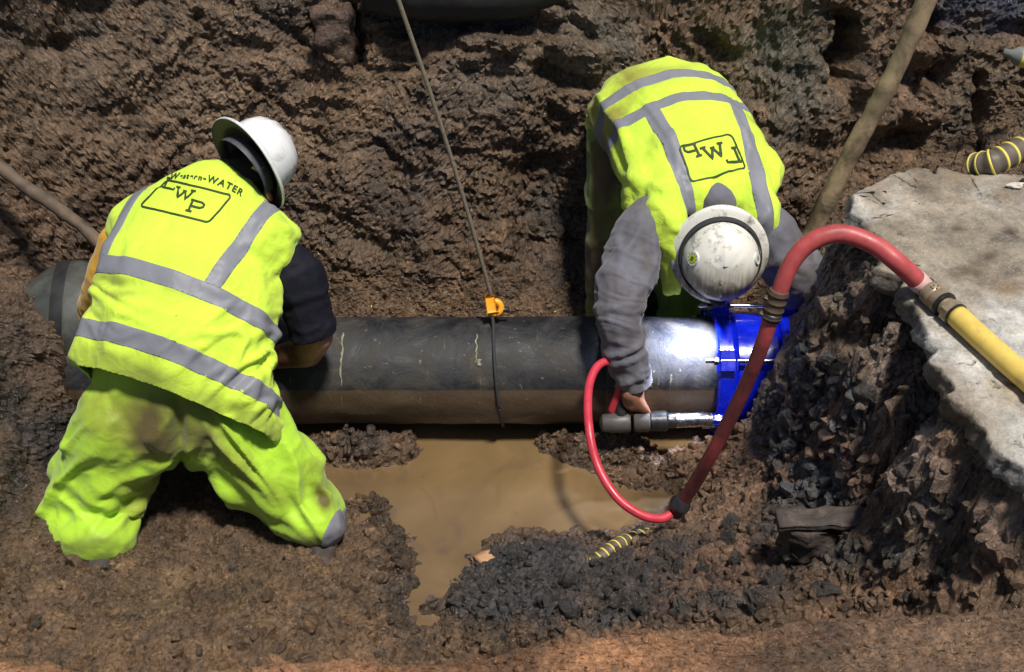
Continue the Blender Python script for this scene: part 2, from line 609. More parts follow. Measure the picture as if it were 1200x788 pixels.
# ------------------------------------------------------------------ terrain: one continuous sheet (trench floor, banks, back wall, ground beyond)
# control points of the floor and banks: photo position and level
CP = [(430, 560, -.03), (500, 600, -.06), (510, 680, -.05), (505, 735, -.03), (600, 560, -.07), (650, 600, -.06), (730, 590, -.04), (600, 500, -.07),
      (500, 470, -.08), (700, 480, -.06), (300, 470, -.06), (800, 470, -.03), (400, 520, -.01), (390, 560, -.02),
      (20, 640, .14), (100, 700, .11), (250, 680, .09), (400, 690, .09), (455, 640, .07), (60, 745, .15), (300, 745, .12), (445, 740, .07), (300, 600, .05), (380, 640, .08),
      (0, 560, .24), (-80, 500, .38), (-60, 420, .5), (20, 430, .36), (20, 365, .46), (100, 355, .44), (60, 400, .40), (110, 420, .30), (170, 380, .25), (60, 560, .1), (110, 480, .10), (-200, 600, .4),
      (575, 640, -.03), (560, 690, .09), (640, 650, .09), (700, 640, .06), (600, 720, .15), (700, 700, .22), (560, 745, .11), (755, 606, -.05), (720, 612, -.05), (780, 585, -.04), (745, 634, .07), (740, 660, .14),
      (806, 606, .07), (790, 560, -.01), (830, 520, .02), (860, 505, .06), (850, 600, .22), (800, 650, .25), (800, 700, .33), (880, 560, .24),
      (922, 488, .36), (900, 530, .22), (968, 392, .66), (974, 345, .84), (952, 450, .48), (1005, 400, .86), (965, 490, .50), (950, 540, .40), (960, 590, .36), (900, 620, .30), (940, 660, .34),
      (1020, 480, .58), (1045, 560, .56), (1040, 500, .68), (1020, 620, .40), (900, 700, .42), (1000, 690, .44), (1100, 690, .56), (1070, 440, .91), (1085, 500, .86), (1105, 560, .82), (1150, 620, .78), (1190, 690, .76), (1170, 560, .92),
      (1030, 330, .93), (1050, 370, .94), (1080, 420, .94), (1115, 480, .94), (1165, 530, .94), (975, 290, .78), (1100, 300, .93), (1200, 400, .93), (1200, 500, .93), (1200, 590, .93), (1150, 220, .90), (1050, 215, .88), (1000, 245, .82),
      (1300, 300, .9), (1300, 600, .9), (1500, 500, .9), (1500, 250, .9)]
cpw = np.array([tuple(Z(a, b_, z))[:2] for a, b_, z in CP])
cpz = np.array([c[2] for c in CP])
extra = [(-1.7, .6, .2), (-.5, .5, -.03), (.2, .5, -.03), (.6, .45, .0), (-1.2, .3, .1), (1.1, .55, .3), (1.6, .7, .6), (.9, .45, .1), (-2.6, -.4, .8), (-2.6, -1.2, .8), (2.6, .6, .9),
         (-3, .8, 1.0), (-.5, -1.35, .0), (0, -1.4, .0), (-1, -1.35, .1), (.6, -1.45, .3), (1.12, .02, .40), (1.12, .3, .35), (.80, 0, .0), (.92, .12, .0), (.85, .30, -.06), (.80, .45, -.04), (.6, .2, -.05), (.82, .12, -.06)]
cpw = np.vstack([cpw, [e[:2] for e in extra]])
cpz = np.concatenate([cpz, [e[2] for e in extra]])
D = np.linalg.norm(cpw[:, None] - cpw[None], axis=2)
n_ = len(cpz)
A_ = np.zeros((n_ + 3, n_ + 3))
A_[:n_, :n_] = D - 0.004 * np.eye(n_)
A_[:n_, n_] = 1
A_[:n_, n_ + 1:] = cpw
A_[n_:, :n_] = A_[:n_, n_:].T
W_ = np.linalg.solve(A_, np.concatenate([cpz, [0, 0, 0]]))

LIP = [(-300, 770), (0, 772), (60, 766), (130, 776), (200, 786), (270, 782), (350, 772), (450, 768), (520, 764), (600, 757), (660, 747), (740, 741), (850, 734), (930, 727), (1000, 722), (1080, 716), (1200, 702), (1500, 690)]
lipx, lipy = zip(*[(Z(a, b_, .86).x, Z(a, b_, .86).y) for a, b_ in LIP])


def base_height(x, y):
    xc = np.clip(x, -2.9, 2.9)
    yc = np.clip(y, -1.7, 0.9)
    F = np.zeros(len(x))
    for k in range(n_):
        F += W_[k] * np.sqrt((xc - cpw[k, 0]) ** 2 + (yc - cpw[k, 1]) ** 2)
    F += W_[n_] + W_[n_ + 1] * xc + W_[n_ + 2] * yc
    F = np.clip(F, -.1, 1.0)
    # islands of mud
    for px, py, z, rx, ry, h in ISL:
        q = Z(px, py, z)
        d = ((x - q.x) / rx) ** 2 + ((y - q.y) / ry) ** 2
        F += h * np.exp(-d ** 1.6)
    # back wall
    p2 = np.stack([x, y * 0, x * 0], 1)
    y0 = 0.47 + 0.03 * fbm(p2 * 1.3, 2, 3) - 0.50 * sstep(-1.0, -1.9, x) + 0.10 * sstep(0.9, 1.6, x)
    y1 = y0 + 0.20 + 0.06 * fbm(p2 * 1.7, 2, 5) + 0.10 * np.exp(-((x - .5) / .3) ** 2)
    wall = (y - y0) * (0.75 - .55 * np.exp(-((x - .5) / .3) ** 2)) + np.maximum(y - y1, 0) * (1.9 + 0.5 * np.sin(x * 2.1)) + 0.01
    top = 1.62
    wall = np.where(wall > top, top + (1 - np.exp(-(wall - top) * 2)) * 0.05, wall)
    k = 0.10
    H = np.logaddexp(F / k * 2, wall / k * 2) * k / 2
    # near bank
    ly = np.interp(x, lipx, lipy) + 0.035 * perlin(np.stack([x * 5, x * 0, x * 0], 1), 5) + 0.012 * perlin(np.stack([x * 19, x * 0, x * 0], 1), 6)
    near = .86 * sstep(ly + 0.16, ly - 0.02, y) + 0.06 * sstep(ly, ly - 0.5, y)
    near = np.where(y < ly + 0.17, near, -1)
    H = np.maximum(H, near)
    return H


ISL = [(440, 520, .03, .20, .07, .085), (405, 505, .03, .12, .06, .05), (500, 560, 0, .02, .012, .05), (690, 520, .03, .19, .085, .12), (780, 545, .04, .22, .07, .08), (650, 510, .03, .06, .04, .06), (555, 515, 0, .03, .02, .05),
       (735, 520, .03, .1, .04, .04), (840, 525, .05, .12, .05, .04), (610, 640, 0, .12, .04, .05), (505, 715, 0, .035, .02, .06), (430, 592, 0, .10, .03, .03)]
xs = np.arange(-1.95, 1.95, 0.0072)
st = 0.0072 * 1.16 ** np.arange(1, 56)
xs = np.concatenate([xs[0] - np.cumsum(st)[::-1], xs, xs[-1] + np.cumsum(st)])
yy = np.linspace(-2.2, 1.5, 3701)
w = np.zeros(len(yy))
for x0 in np.linspace(-1.6, 1.6, 17):
    hh = base_height(np.full(len(yy), x0), yy)
    w = np.maximum(w, np.sqrt(1 + np.gradient(hh, yy) ** 2) * 0.55 + 0.45)
w = np.minimum(w, 3.4)
w[(yy > -1.45) & (yy < -1.05)] *= 0.75
w[(yy < -1.75)] *= 0.5
w[(yy > 1.12)] *= 0.35
cw = np.concatenate([[0], np.cumsum(w[1:] * np.diff(yy))])
nrow = int(cw[-1] / 0.0082)
ys = np.interp(np.linspace(0, cw[-1], nrow), cw, yy)
stp = 0.012 * 1.17 ** np.arange(1, 52)
ys = np.concatenate([ys[0] - np.cumsum(stp)[::-1], ys, ys[-1] + np.cumsum(stp)])
GX, GY = np.meshgrid(xs, ys)
nx, ny = len(xs), len(ys)
X_, Y_ = GX.ravel(), GY.ravel()
H_ = base_height(X_, Y_)
far = np.maximum(np.abs(X_), np.abs(Y_)) > 2.6
H_ = np.where(far & (Y_ < -1), np.maximum(H_, .86), H_)
Pp = np.stack([X_, Y_, H_], 1)


def grid_normals(Pv):
    G = Pv.reshape(ny, nx, 3)
    du = np.gradient(G, axis=1)
    dv = np.gradient(G, axis=0)
    n = np.cross(du, dv)
    n /= np.linalg.norm(n, axis=2)[..., None] + 1e-12
    return n.reshape(-1, 3)


Nn = grid_normals(Pp)
U0, V0, D0 = proj(Pp)
wallm = sstep(0.48, 0.66, Y_) * sstep(0.05, 0.2, H_)
inner = (np.abs(X_) < 2.4) & (Y_ > -2.4) & (Y_ < 1.5)


def blob(px, py, rx, ry, p=1.0):
    return np.exp(-(((U0 - px) / rx) ** 2 + ((V0 - py) / ry) ** 2) ** p)


def seg_dist(ax, ay, bx, by):
    t = np.clip(((U0 - ax) * (bx - ax) + (V0 - ay) * (by - ay)) / ((bx - ax) ** 2 + (by - ay) ** 2), 0, 1)
    return np.hypot(U0 - ax - t * (bx - ax), V0 - ay - t * (by - ay))


disp = np.zeros(len(Pp))
I = np.where(inner)[0]
pi = Pp[I]
wq = wallm[I]
smooth_face = (blob(925, 100, 65, 95, 2) + blob(690, 45, 55, 45, 2))[I] * (wq > .5)
smooth_face = np.clip(smooth_face + .85 * sstep(.12, .38, fbm(pi * 1.9 + 4, 2, 44)) * (wq > .5), 0, 1)
d = 0.042 * fbm(pi * 2.2, 3, 1) * (0.4 + 0.6 * wq)
d += 0.020 * fbm(pi * 6.5, 3, 2) * (1 - .5 * smooth_face)
warp = np.stack([fbm(pi * 9, 2, 20), fbm(pi * 9, 2, 21), fbm(pi * 9, 2, 22)], 1) * 0.035
f1, f2, cid = worley((pi + warp) * 16, 1)
cl = np.clip(1 - f1, 0, 1) ** 1.0 * (cid ** 2)
e1 = np.clip(f2 - f1, 0, .25) / .25
d += 0.030 * cl * e1 * (1 - .8 * smooth_face)
f1, f2, cid2 = worley((pi + warp * .5) * 34, 2)
cl2 = np.clip(1 - f1, 0, 1) * cid2 * (np.clip(f2 - f1, 0, .3) / .3)
patch = sstep(-.15, .35, fbm(pi * 4, 2, 9))
d += 0.028 * cl2 * (0.35 + .65 * patch) * (1 - .7 * smooth_face)
f1, f2, cid3 = worley(pi * 80, 3)
d += 0.011 * np.clip(1 - f1, 0, 1) * cid3 * (1 - .6 * smooth_face)
d += 0.007 * fbm(pi * 45, 3, 5) + .004 * ridged(pi * 70, 1, 6)
# grooves left by the digging bucket on the cut faces
gm = (blob(700, 50, 90, 60, 1.5) + blob(925, 100, 80, 100, 1.5) + blob(1080, 120, 70, 90, 1.5) + .5 * blob(470, 60, 90, 60))[I] * sstep(.5, 1, wq)
d += .035 * fbm(pi * np.array([13, 3, 2.2]), 3, 60) * gm
d -= .10 * blob(648, 250, 48, 105, 1.6)[I] * wq * (1 + .5 * fbm(pi * 5, 2, 61))
# ledge-like breaks on the wall
q = pi.copy()
q[:, 2] = q[:, 2] * 2.4 + 0.5 * q[:, 0]
d += 0.018 * sstep(-.1, .1, fbm(q * 1.7, 3, 31)) * wq + 0.012 * sstep(-.06, .06, fbm(q * 4.5, 2, 33)) * wq
disp[I] = d
# named cracks and hollows of the wall, seen in the photograph
CR = [((372, 20), (374, 60), 5, .07), ((412, 12), (420, 72), 6, .08), ((300, 12), (370, 62), 7, .035), ((655, 0), (690, 45), 8, .06), ((640, 85), (690, 100), 12, .07), ((990, 30), (988, 90), 13, .16),
      ((1095, 25), (1100, 90), 7, .10), ((1100, 60), (1075, 110), 7, .05), ((1145, 90), (1146, 195), 6, .07), ((1000, 90), (1003, 200), 10, .05), ((1050, 165), (1075, 170), 12, .07),
      ((0, 205), (110, 300), 16, .12), ((30, 290), (90, 330), 8, .03), ((310, 125), (300, 95), 5, .03), ((75, 50), (85, 75), 9, .05), ((230, 25), (250, 50), 7, .03), ((440, 160), (460, 185), 5, .03), ((870, 140), (880, 175), 8, .04), ((820, 40), (845, 60), 8, .04),
      ((935, 90), (950, 130), 5, .02), ((1120, 40), (1200, 38), 9, .05), ((1040, 90), (1060, 75), 12, .05), ((480, 30), (620, 30), 30, .10)]
for (a, b_, wd, dp) in CR:
    jx = fbm(np.stack([V0 * .05, U0 * .02, V0 * 0], 1), 2, 14)
    sd = seg_dist(a[0], a[1], b_[0], b_[1]) + jx * wd * 1.1
    disp -= dp * np.exp(-(np.maximum(sd, 0) / wd) ** 2) * wallm
for (px, py, rx, ry, dp) in [(395, 45, 17, 32, .05), (1080, 62, 24, 12, .07), (1075, 125, 28, 26, .04), (1105, 60, 20, 9, .06), (690, 45, 45, 38, .05), (640, 30, 30, 25, .05), (560, 55, 45, 18, .04), (1050, 135, 25, 18, .03), (180, 195, 10, 9, .03)]:
    disp += dp * blob(px, py, rx, ry, 2.2) * wallm
lim = (H_ < 0.03) & (Y_ < 0.3)
disp = np.where(lim, disp * 0.75, disp)
kneel = np.exp(-(((X_ + 0.95) / .55) ** 2 + ((Y_ + .45) / .3) ** 2) ** 2)
disp = disp - 0.03 * kneel
nearz = (Y_ < np.interp(X_, lipx, lipy) + .02)
disp = np.where(nearz, disp * .3, disp)
Pd = Pp + Nn * disp[:, None]
# keep the mud clear of the pipe
rr = np.hypot(Pd[:, 1] - .095, Pd[:, 2] - .18)
mk = (X_ > -1.9) & (X_ < .97) & (rr < .20 + .05 * (X_ > .58))
Pd[mk, 2] = np.minimum(Pd[mk, 2], -.06)

Pd[I] += RNG.normal(size=(len(I), 3)) * np.array([.0019, .0019, .0016]) * sstep(.0, .03, np.abs(Pd[I, 2]))[:, None]
cxy = np.array([tuple(Z(a, b_, 1.0))[:2] for a, b_ in [(1030, 225), (1062, 205), (1700, 190), (1900, 500), (1700, 790), (1300, 650), (1235, 597), (1195, 555), (1145, 500), (1115, 450), (1092, 390), (1060, 340), (1045, 300), (1030, 262)]])
ins = np.zeros(len(X_), bool)
j_ = len(cxy) - 1
for i_ in range(len(cxy)):
    (xa, ya), (xb, yb) = cxy[i_], cxy[j_]
    ins ^= ((ya > Pd[:, 1]) != (yb > Pd[:, 1])) & (Pd[:, 0] < (xb - xa) * (Pd[:, 1] - ya) / (yb - ya + 1e-12) + xa)
    j_ = i_
Pd[ins, 2] = np.minimum(Pd[ins, 2], .955)
# soil colours, with shade and brightness painted in at some spots, linear
base = np.array([.145, .086, .047])
tint = np.tile(base, (len(Pp), 1))
lowf = fbm(Pp * 1.7, 3, 40)
tint *= (1 + .25 * lowf)[:, None]


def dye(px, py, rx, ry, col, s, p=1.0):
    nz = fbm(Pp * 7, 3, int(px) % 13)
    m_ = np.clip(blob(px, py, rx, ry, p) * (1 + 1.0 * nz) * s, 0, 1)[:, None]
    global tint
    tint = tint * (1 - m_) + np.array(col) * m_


OR = (.20, .112, .052)
dye(415, 115, 60, 55, OR, .75)
dye(400, 130, 35, 25, (.22, .125, .05), .5)
dye(610, 125, 75, 35, (.17, .105, .06), .8)
dye(560, 90, 90, 50, (.085, .075, .065), .5)
dye(690, 45, 60, 50, (.145, .115, .085), .8, 1.5)
dye(920, 90, 70, 95, (.125, .105, .075), .8, 1.5)
dye(470, 200, 80, 90, (.07, .058, .055), .5)
dye(570, 350, 180, 25, (.15, .085, .045), .5)
dye(1090, 140, 50, 60, (.14, .085, .055), .7)
dye(1150, 120, 50, 70, (.10, .08, .05), .5)
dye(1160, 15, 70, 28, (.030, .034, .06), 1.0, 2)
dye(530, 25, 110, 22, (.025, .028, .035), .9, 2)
dye(180, 90, 240, 110, (.19, .125, .078), .75, 1.5)  # tan soil; upper left of the wall brightened through its colour
dye(330, 250, 120, 90, (.15, .105, .07), .6)
dye(40, 480, 90, 130, (.035, .027, .024), .9)  # kneeling worker's shadow on the left bank, painted into the soil colour
dye(20, 10, 160, 60, (.05, .036, .028), .7)  # top-left corner darkened in the colour to stand for light falling off
dye(660, 260, 60, 110, (.05, .036, .028), .8)  # bent worker's shadow on the wall to his left, painted dark
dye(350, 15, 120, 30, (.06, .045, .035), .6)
dye(950, 510, 75, 100, (.072, .074, .083), 1.2, 2)
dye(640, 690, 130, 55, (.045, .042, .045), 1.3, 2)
dye(1000, 620, 160, 50, (.062, .052, .048), 1.0, 2)
dye(800, 680, 120, 50, (.058, .045, .040), 1.0, 2)
dye(850, 570, 38, 80, (.20, .115, .07), .9, 1.5)
dye(800, 510, 75, 25, (.20, .12, .065), .8)
dye(700, 530, 80, 35, (.08, .052, .036), .8)
dye(1060, 480, 45, 110, (.19, .13, .105), .9, 1.5)
dye(1075, 520, 30, 60, (.36, .25, .20), .8)
dye(990, 350, 45, 60, (.15, .125, .105), .8)
dye(1030, 340, 35, 45, (.22, .185, .17), .7)
dye(1140, 600, 60, 70, (.13, .09, .07), .7)
dye(1175, 620, 22, 40, (.33, .22, .16), .5)
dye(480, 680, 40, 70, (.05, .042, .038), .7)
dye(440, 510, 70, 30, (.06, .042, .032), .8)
dye(250, 700, 200, 45, (.125, .080, .042), .6)
dye(1095, 600, 18, 45, (.36, .26, .20), .6)
dye(1030, 420, 16, 40, (.30, .23, .19), .7)
rb_ = sstep(.05, .3, fbm(Pp * 4.5, 3, 90)) * np.clip(blob(950, 620, 260, 130, 2) + blob(1050, 430, 120, 150, 2), 0, 1) * .65
tint = tint * (1 - rb_[:, None]) + np.array([.22, .12, .075]) * rb_[:, None]
lipm = np.clip((np.interp(X_, lipx, lipy) - Y_ + .02) / .05, 0, 1)
k_lc = sstep(700, 1050, U0 + 60 * fbm(Pp * 5, 2, 15))[:, None]
lc = np.array([.30, .145, .068]) * (1 - k_lc) + np.array([.20, .12, .072]) * k_lc
lc = lc * (1 + .5 * fbm(Pp * 4, 3, 8))[:, None]
lmix = (lipm * (0.75 + .2 * np.clip(fbm(Pp * 3, 2, 4), -1, 1)))[:, None]
tint = tint * (1 - lmix) + lc * lmix
tint = np.clip(tint, .01, .6)

idx = np.arange(nx * ny).reshape(ny, nx)
quads = np.stack([idx[:-1, :-1], idx[:-1, 1:], idx[1:, 1:], idx[1:, :-1]], -1).reshape(-1, 4)
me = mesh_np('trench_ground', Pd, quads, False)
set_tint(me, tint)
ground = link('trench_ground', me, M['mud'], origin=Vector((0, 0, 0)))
tag(ground, 'wet brown mud floor, banks and dug clay wall of the trench', kind='structure')
Nd = grid_normals(Pd)
U1, V1, D1 = proj(Pd)

# water
gx, gy = np.meshgrid(np.linspace(-2.2, 1.25, 60), np.linspace(-1.5, .75, 40))
wv_ = np.stack([gx.ravel(), gy.ravel(), gx.ravel() * 0], 1)
ii = np.arange(60 * 40).reshape(40, 60)
me = mesh_np('puddle_water', wv_, np.stack([ii[:-1, :-1], ii[:-1, 1:], ii[1:, 1:], ii[1:, :-1]], -1).reshape(-1, 4))
tag(link('puddle_water', me, M['water'], origin=Vector((0, 0, 0))), 'brown muddy water lying in the bottom of the trench', kind='structure')

# ------------------------------------------------------------------ clods and crumbs
def ico(sub):
    bm = bmesh.new()
    bmesh.ops.create_icosphere(bm, subdivisions=sub, radius=1)
    v = np.array([tuple(x.co) for x in bm.verts])
    f = np.array([[l.index for l in x.verts] for x in bm.faces])
    bm.free()
    return v, f


ICO = {k: ico(k) for k in (1, 2, 3)}


def clod_shape(sub, seed, ang=0.0):
    v, f = ICO[sub]
    n = fbm(v * 1.1 + seed * 3.7, 3, seed)
    w_ = v * (1 + .5 * n + .28 * fbm(v * 3.1 + seed * 1.7, 2, seed + 3))[:, None]
    r = np.random.default_rng(seed)
    if ang:                                  # broken stone: cut by random planes
        for _ in range(9):
            a = r.normal(size=3)
            a /= np.linalg.norm(a)
            dd = w_ @ a - r.uniform(.45, .8)
            w_ = w_ - np.clip(dd, 0, None)[:, None] * a * ang
    return w_ * r.uniform([.8, .7, .55], [1.2, 1.1, .9]), f


def rand_rot(r):
    q = r.normal(size=4)
    q /= np.linalg.norm(q)
    a, b_, c, d_ = q
    return np.array([[1 - 2 * (c * c + d_ * d_), 2 * (b_ * c - d_ * a), 2 * (b_ * d_ + c * a)], [2 * (b_ * c + d_ * a), 1 - 2 * (b_ * b_ + d_ * d_), 2 * (c * d_ - b_ * a)], [2 * (b_ * d_ - c * a), 2 * (c * d_ + b_ * a), 1 - 2 * (b_ * b_ + c * c)]])


def poly_mask(pts):
    x, y = U1, V1
    inside = np.zeros(len(x), bool)
    j = len(pts) - 1
    for i in range(len(pts)):
        xi, yi = pts[i]
        xj, yj = pts[j]
        c_ = ((yi > y) != (yj > y)) & (x < (xj - xi) * (y - yi) / (yj - yi + 1e-9) + xi)
        inside ^= c_
        j = i
    return inside


def scatter(name, mask, count, rmin, rmax, label, mat='mud', ang=0.0, smooth=True, tmul=1.0, seed=1, power=2.5, sink=.25, sub=2):
    r = np.random.default_rng(seed)
    cand = np.where(mask & inner)[0]
    if len(cand) == 0:
        return
    # even sampling by area is roughly what the grid gives
    ch = r.choice(cand, count)
    shapes = [clod_shape(sub, 50 + seed * 10 + k, ang) for k in range(10)]
    VV, FF, TT = [], [], []
    off = 0
    for c_ in ch:
        v, f = shapes[r.integers(10)]
        s = rmin + (rmax - rmin) * r.random() ** power
        p = Pd[c_] + Nd[c_] * s * (.5 - sink * 2) 
        vv = (v @ rand_rot(r).T) * s + p
        VV.append(vv)
        FF.append(f + off)
        off += len(v)
        TT.append(np.tile(tint[c_] * tmul * r.uniform(.7, 1.35), (len(v), 1)))
    me = mesh_np(name, np.vstack(VV), np.vstack(FF), smooth)
    set_tint(me, np.vstack(TT))
    o = link(name, me, M[mat])
    tag(o, label, 'soil', kind='stuff')
    return o


dry = Pd[:, 2] > 0.004
edge = (np.abs(Pd[:, 2] - 0.01) < .03)
m_islands = poly_mask([(380, 500), (500, 490), (510, 545), (390, 550)]) | poly_mask([(615, 490), (880, 480), (860, 575), (700, 580), (620, 545)])
m_left = poly_mask([(0, 660), (380, 640), (440, 575), (490, 600), (495, 700), (470, 790), (0, 790)])
m_leftedge = poly_mask([(420, 575), (475, 590), (490, 740), (455, 745), (440, 660)])
m_mound = poly_mask([(520, 765), (525, 660), (580, 628), (700, 625), (770, 610), (780, 700), (740, 745)])
m_rub = poly_mask([(760, 740), (760, 640), (900, 600), (890, 480), (940, 430), (1010, 440), (1050, 560), (1160, 620), (1200, 690), (1000, 720)])
m_dark = poly_mask([(890, 490), (935, 400), (990, 420), (1010, 480), (1045, 590), (915, 595)])
m_bank = poly_mask([(930, 430), (955, 320), (1030, 300), (1100, 420), (1180, 540), (1200, 700), (1130, 640), (1040, 560), (1010, 450)])
m_wall = wallm > .7
scatter('mud_crumbs', m_islands & dry, 500, .003, .020, 'small wet clods on the mud islands in the puddle', ang=.7, smooth=False, seed=1)
scatter('mud_crumbs', m_left & dry, 800, .002, .030, 'wet brown clods on the mud below the kneeling worker', ang=.7, smooth=False, seed=2, power=6)
scatter('mud_crumbs', m_leftedge & dry, 420, .004, .028, 'dark clods along the edge of the mud beside the puddle', ang=.7, smooth=False, seed=3, tmul=.65, power=2.4)
scatter('rubble_crumbs', m_mound & (Pd[:, 2] > -.01), 2200, .002, .022, 'dark crumbled soil heaped in front of the puddle', 'rubble', ang=.8, smooth=False, seed=4, power=4)
scatter('rubble_crumbs', m_rub & dry, 2200, .002, .026, 'dark broken rubble below the slab', 'rubble', ang=.9, smooth=False, seed=5, power=4.5)
scatter('rubble_crumbs', m_dark & dry, 900, .004, .030, 'grey black crushed stone heap under the slab edge', 'rubble', ang=.9, smooth=False, seed=6, power=3, tmul=1.15)
scatter('rubble_crumbs', m_bank & dry, 900, .004, .022, 'loose brown bits on the broken bank beside the slab', 'rubble', ang=.7, smooth=False, seed=7, power=3)
scatter('wall_crumbs', m_wall, 2600, .002, .017, 'small clods stuck to the dug trench wall', ang=.7, smooth=False, seed=8, power=4, sub=1, sink=.3)
scatter('bank_crumbs', nearz & (Pd[:, 1] > -1.9), 500, .003, .011, 'small grit on the near bank', seed=9, power=3, sub=1)

# ------------------------------------------------------------------ people: blended bodies and clothing
class Blob:
    """solid made of hulls between ellipsoids, fused into one continuous skin"""

    def __init__(self):
        self.V, self.F, self.n = [], [], 0

    def hull(self, *es):
        """es: (centre, radius or (rx, ry, rz), rotation)"""
        bm = bmesh.new()
        u, _f = ICO[2]
        for e in es:
            c, r = e[0], e[1]
            R = e[2] if len(e) > 2 else CAMR
            if not hasattr(r, '__len__'):
                r = (r, r, r)
            pts_ = (u * np.array(r)) @ np.array(R).T + np.array(c)
            for p in pts_:
                bm.verts.new(p)
        res = bmesh.ops.convex_hull(bm, input=list(bm.verts), use_existing_faces=False)
        bm.verts.index_update()
        self.V += [v.co.copy() for v in bm.verts]
        self.F += [[v.index + self.n for v in f.verts] for f in bm.faces]
        self.n += len(bm.verts)
        bm.free()

    def chain(self, *es):
        for a, b_ in zip(es, es[1:]):
            self.hull(a, b_)

    def solid(self, voxel, smooth, fac=0.5):
        me = bpy.data.meshes.new('tmp')
        me.from_pydata(self.V, [], self.F)
        o = bpy.data.objects.new('tmp', me)
        COL.objects.link(o)
        r = o.modifiers.new('r', 'REMESH')
        r.mode = 'VOXEL'
        r.voxel_size = voxel
        s_ = o.modifiers.new('s', 'SMOOTH')
        s_.iterations = smooth
        s_.factor = fac
        dg = bpy.context.evaluated_depsgraph_get()
        out = bpy.data.meshes.new_from_object(o.evaluated_get(dg))
        bpy.data.objects.remove(o)
        bpy.data.meshes.remove(me)
        out.polygons.foreach_set('use_smooth', np.full(len(out.polygons), True))
        return out


CAMR = Matrix((CX, CU, CF)).transposed()          # columns: right, up in view, away


def rotR(a=0.0):
    """camera aligned frame rolled clockwise by a degrees"""
    t = math.radians(a)
    r = CX * math.cos(t) - CU * math.sin(t)
    u = CU * math.cos(t) + CX * math.sin(t)
    return Matrix((r, u, CF)).transposed()


def get_co(me):
    c = np.empty(len(me.vertices) * 3)
    me.vertices.foreach_get('co', c)
    n = np.empty(len(me.vertices) * 3)
    me.vertices.foreach_get('normal', n)
    return c.reshape(-1, 3), n.reshape(-1, 3)


def displace(me, fn):
    c, n = get_co(me)
    me.vertices.foreach_set('co', (c + n * fn(c, n)[:, None]).ravel())
    me.update()


def local(c, axis_mat, scale):
    """coordinates in a frame (3 column matrix), scaled per axis, for stretched folds"""
    A = np.array(axis_mat)
    return (c @ A) * np.array(scale)


def folds(c, frame, scale, amp, s=0, sharp=2.0, warp=0.35, oct_=2):
    q = local(c, frame, scale)
    q = q + warp * np.stack([fbm(q * .7, 2, s + 50), fbm(q * .7, 2, s + 51), fbm(q * .7, 2, s + 52)], 1)
    r = np.clip(1.12 - np.sqrt(perlin(q, s) ** 2 + .004) * 2.4, 0, 1) ** sharp
    if oct_ > 1:
        r = r + .45 * np.clip(1.12 - np.sqrt(perlin(q * 2.1, s + 1) ** 2 + .004) * 2.4, 0, 1) ** sharp
    return amp * (r - .35)


def cut(me, planes, name='cut'):
    """keep the side the normal points away from; planes: (point, normal)"""
    bm = bmesh.new()
    bm.from_mesh(me)
    for p, n in planes:
        bmesh.ops.bisect_plane(bm, geom=list(bm.verts) + list(bm.edges) + list(bm.faces), plane_co=p, plane_no=n, clear_outer=True)
    me2 = bpy.data.meshes.new(name)
    bm.to_mesh(me2)
    bm.free()
    me2.polygons.foreach_set('use_smooth', np.full(len(me2.polygons), True))
    return me2


def solidify(me, th, offset=1.0):
    o = bpy.data.objects.new('tmp', me)
    COL.objects.link(o)
    s_ = o.modifiers.new('s', 'SOLIDIFY')
    s_.thickness = th
    s_.offset = offset
    dg = bpy.context.evaluated_depsgraph_get()
    out = bpy.data.meshes.new_from_object(o.evaluated_get(dg))
    bpy.data.objects.remove(o)
    bpy.data.meshes.remove(me)
    return out


def keep_where(me, fn, name='part'):
    """keep faces whose centre passes fn"""
    bm = bmesh.new()
    bm.from_mesh(me)
    dead = [f for f in bm.faces if not fn(f.calc_center_median(), f.normal)]
    bmesh.ops.delete(bm, geom=dead, context='FACES')
    me2 = bpy.data.meshes.new(name)
    bm.to_mesh(me2)
    bm.free()
    me2.polygons.foreach_set('use_smooth', np.full(len(me2.polygons), True))
    return me2


def band(src, p0, p1, n, extra=(), off=0.0025, th=0.002, facing=None, name='reflective_tape'):
    """strip of the garment between two parallel planes, laid on its surface"""
    n = Vector(n).normalized()
    me = cut(src, [(p1, n), (p0, -n)] + list(extra), name)
    if facing is not None:
        me = keep_where(me, facing, name)
    displace(me, lambda c, nn: np.full(len(c), off))
    return solidify(me, th)


def bvh_of(me):
    c, _ = get_co(me)
    return BVHTree.FromPolygons([tuple(x) for x in c], [tuple(p.vertices) for p in me.polygons])


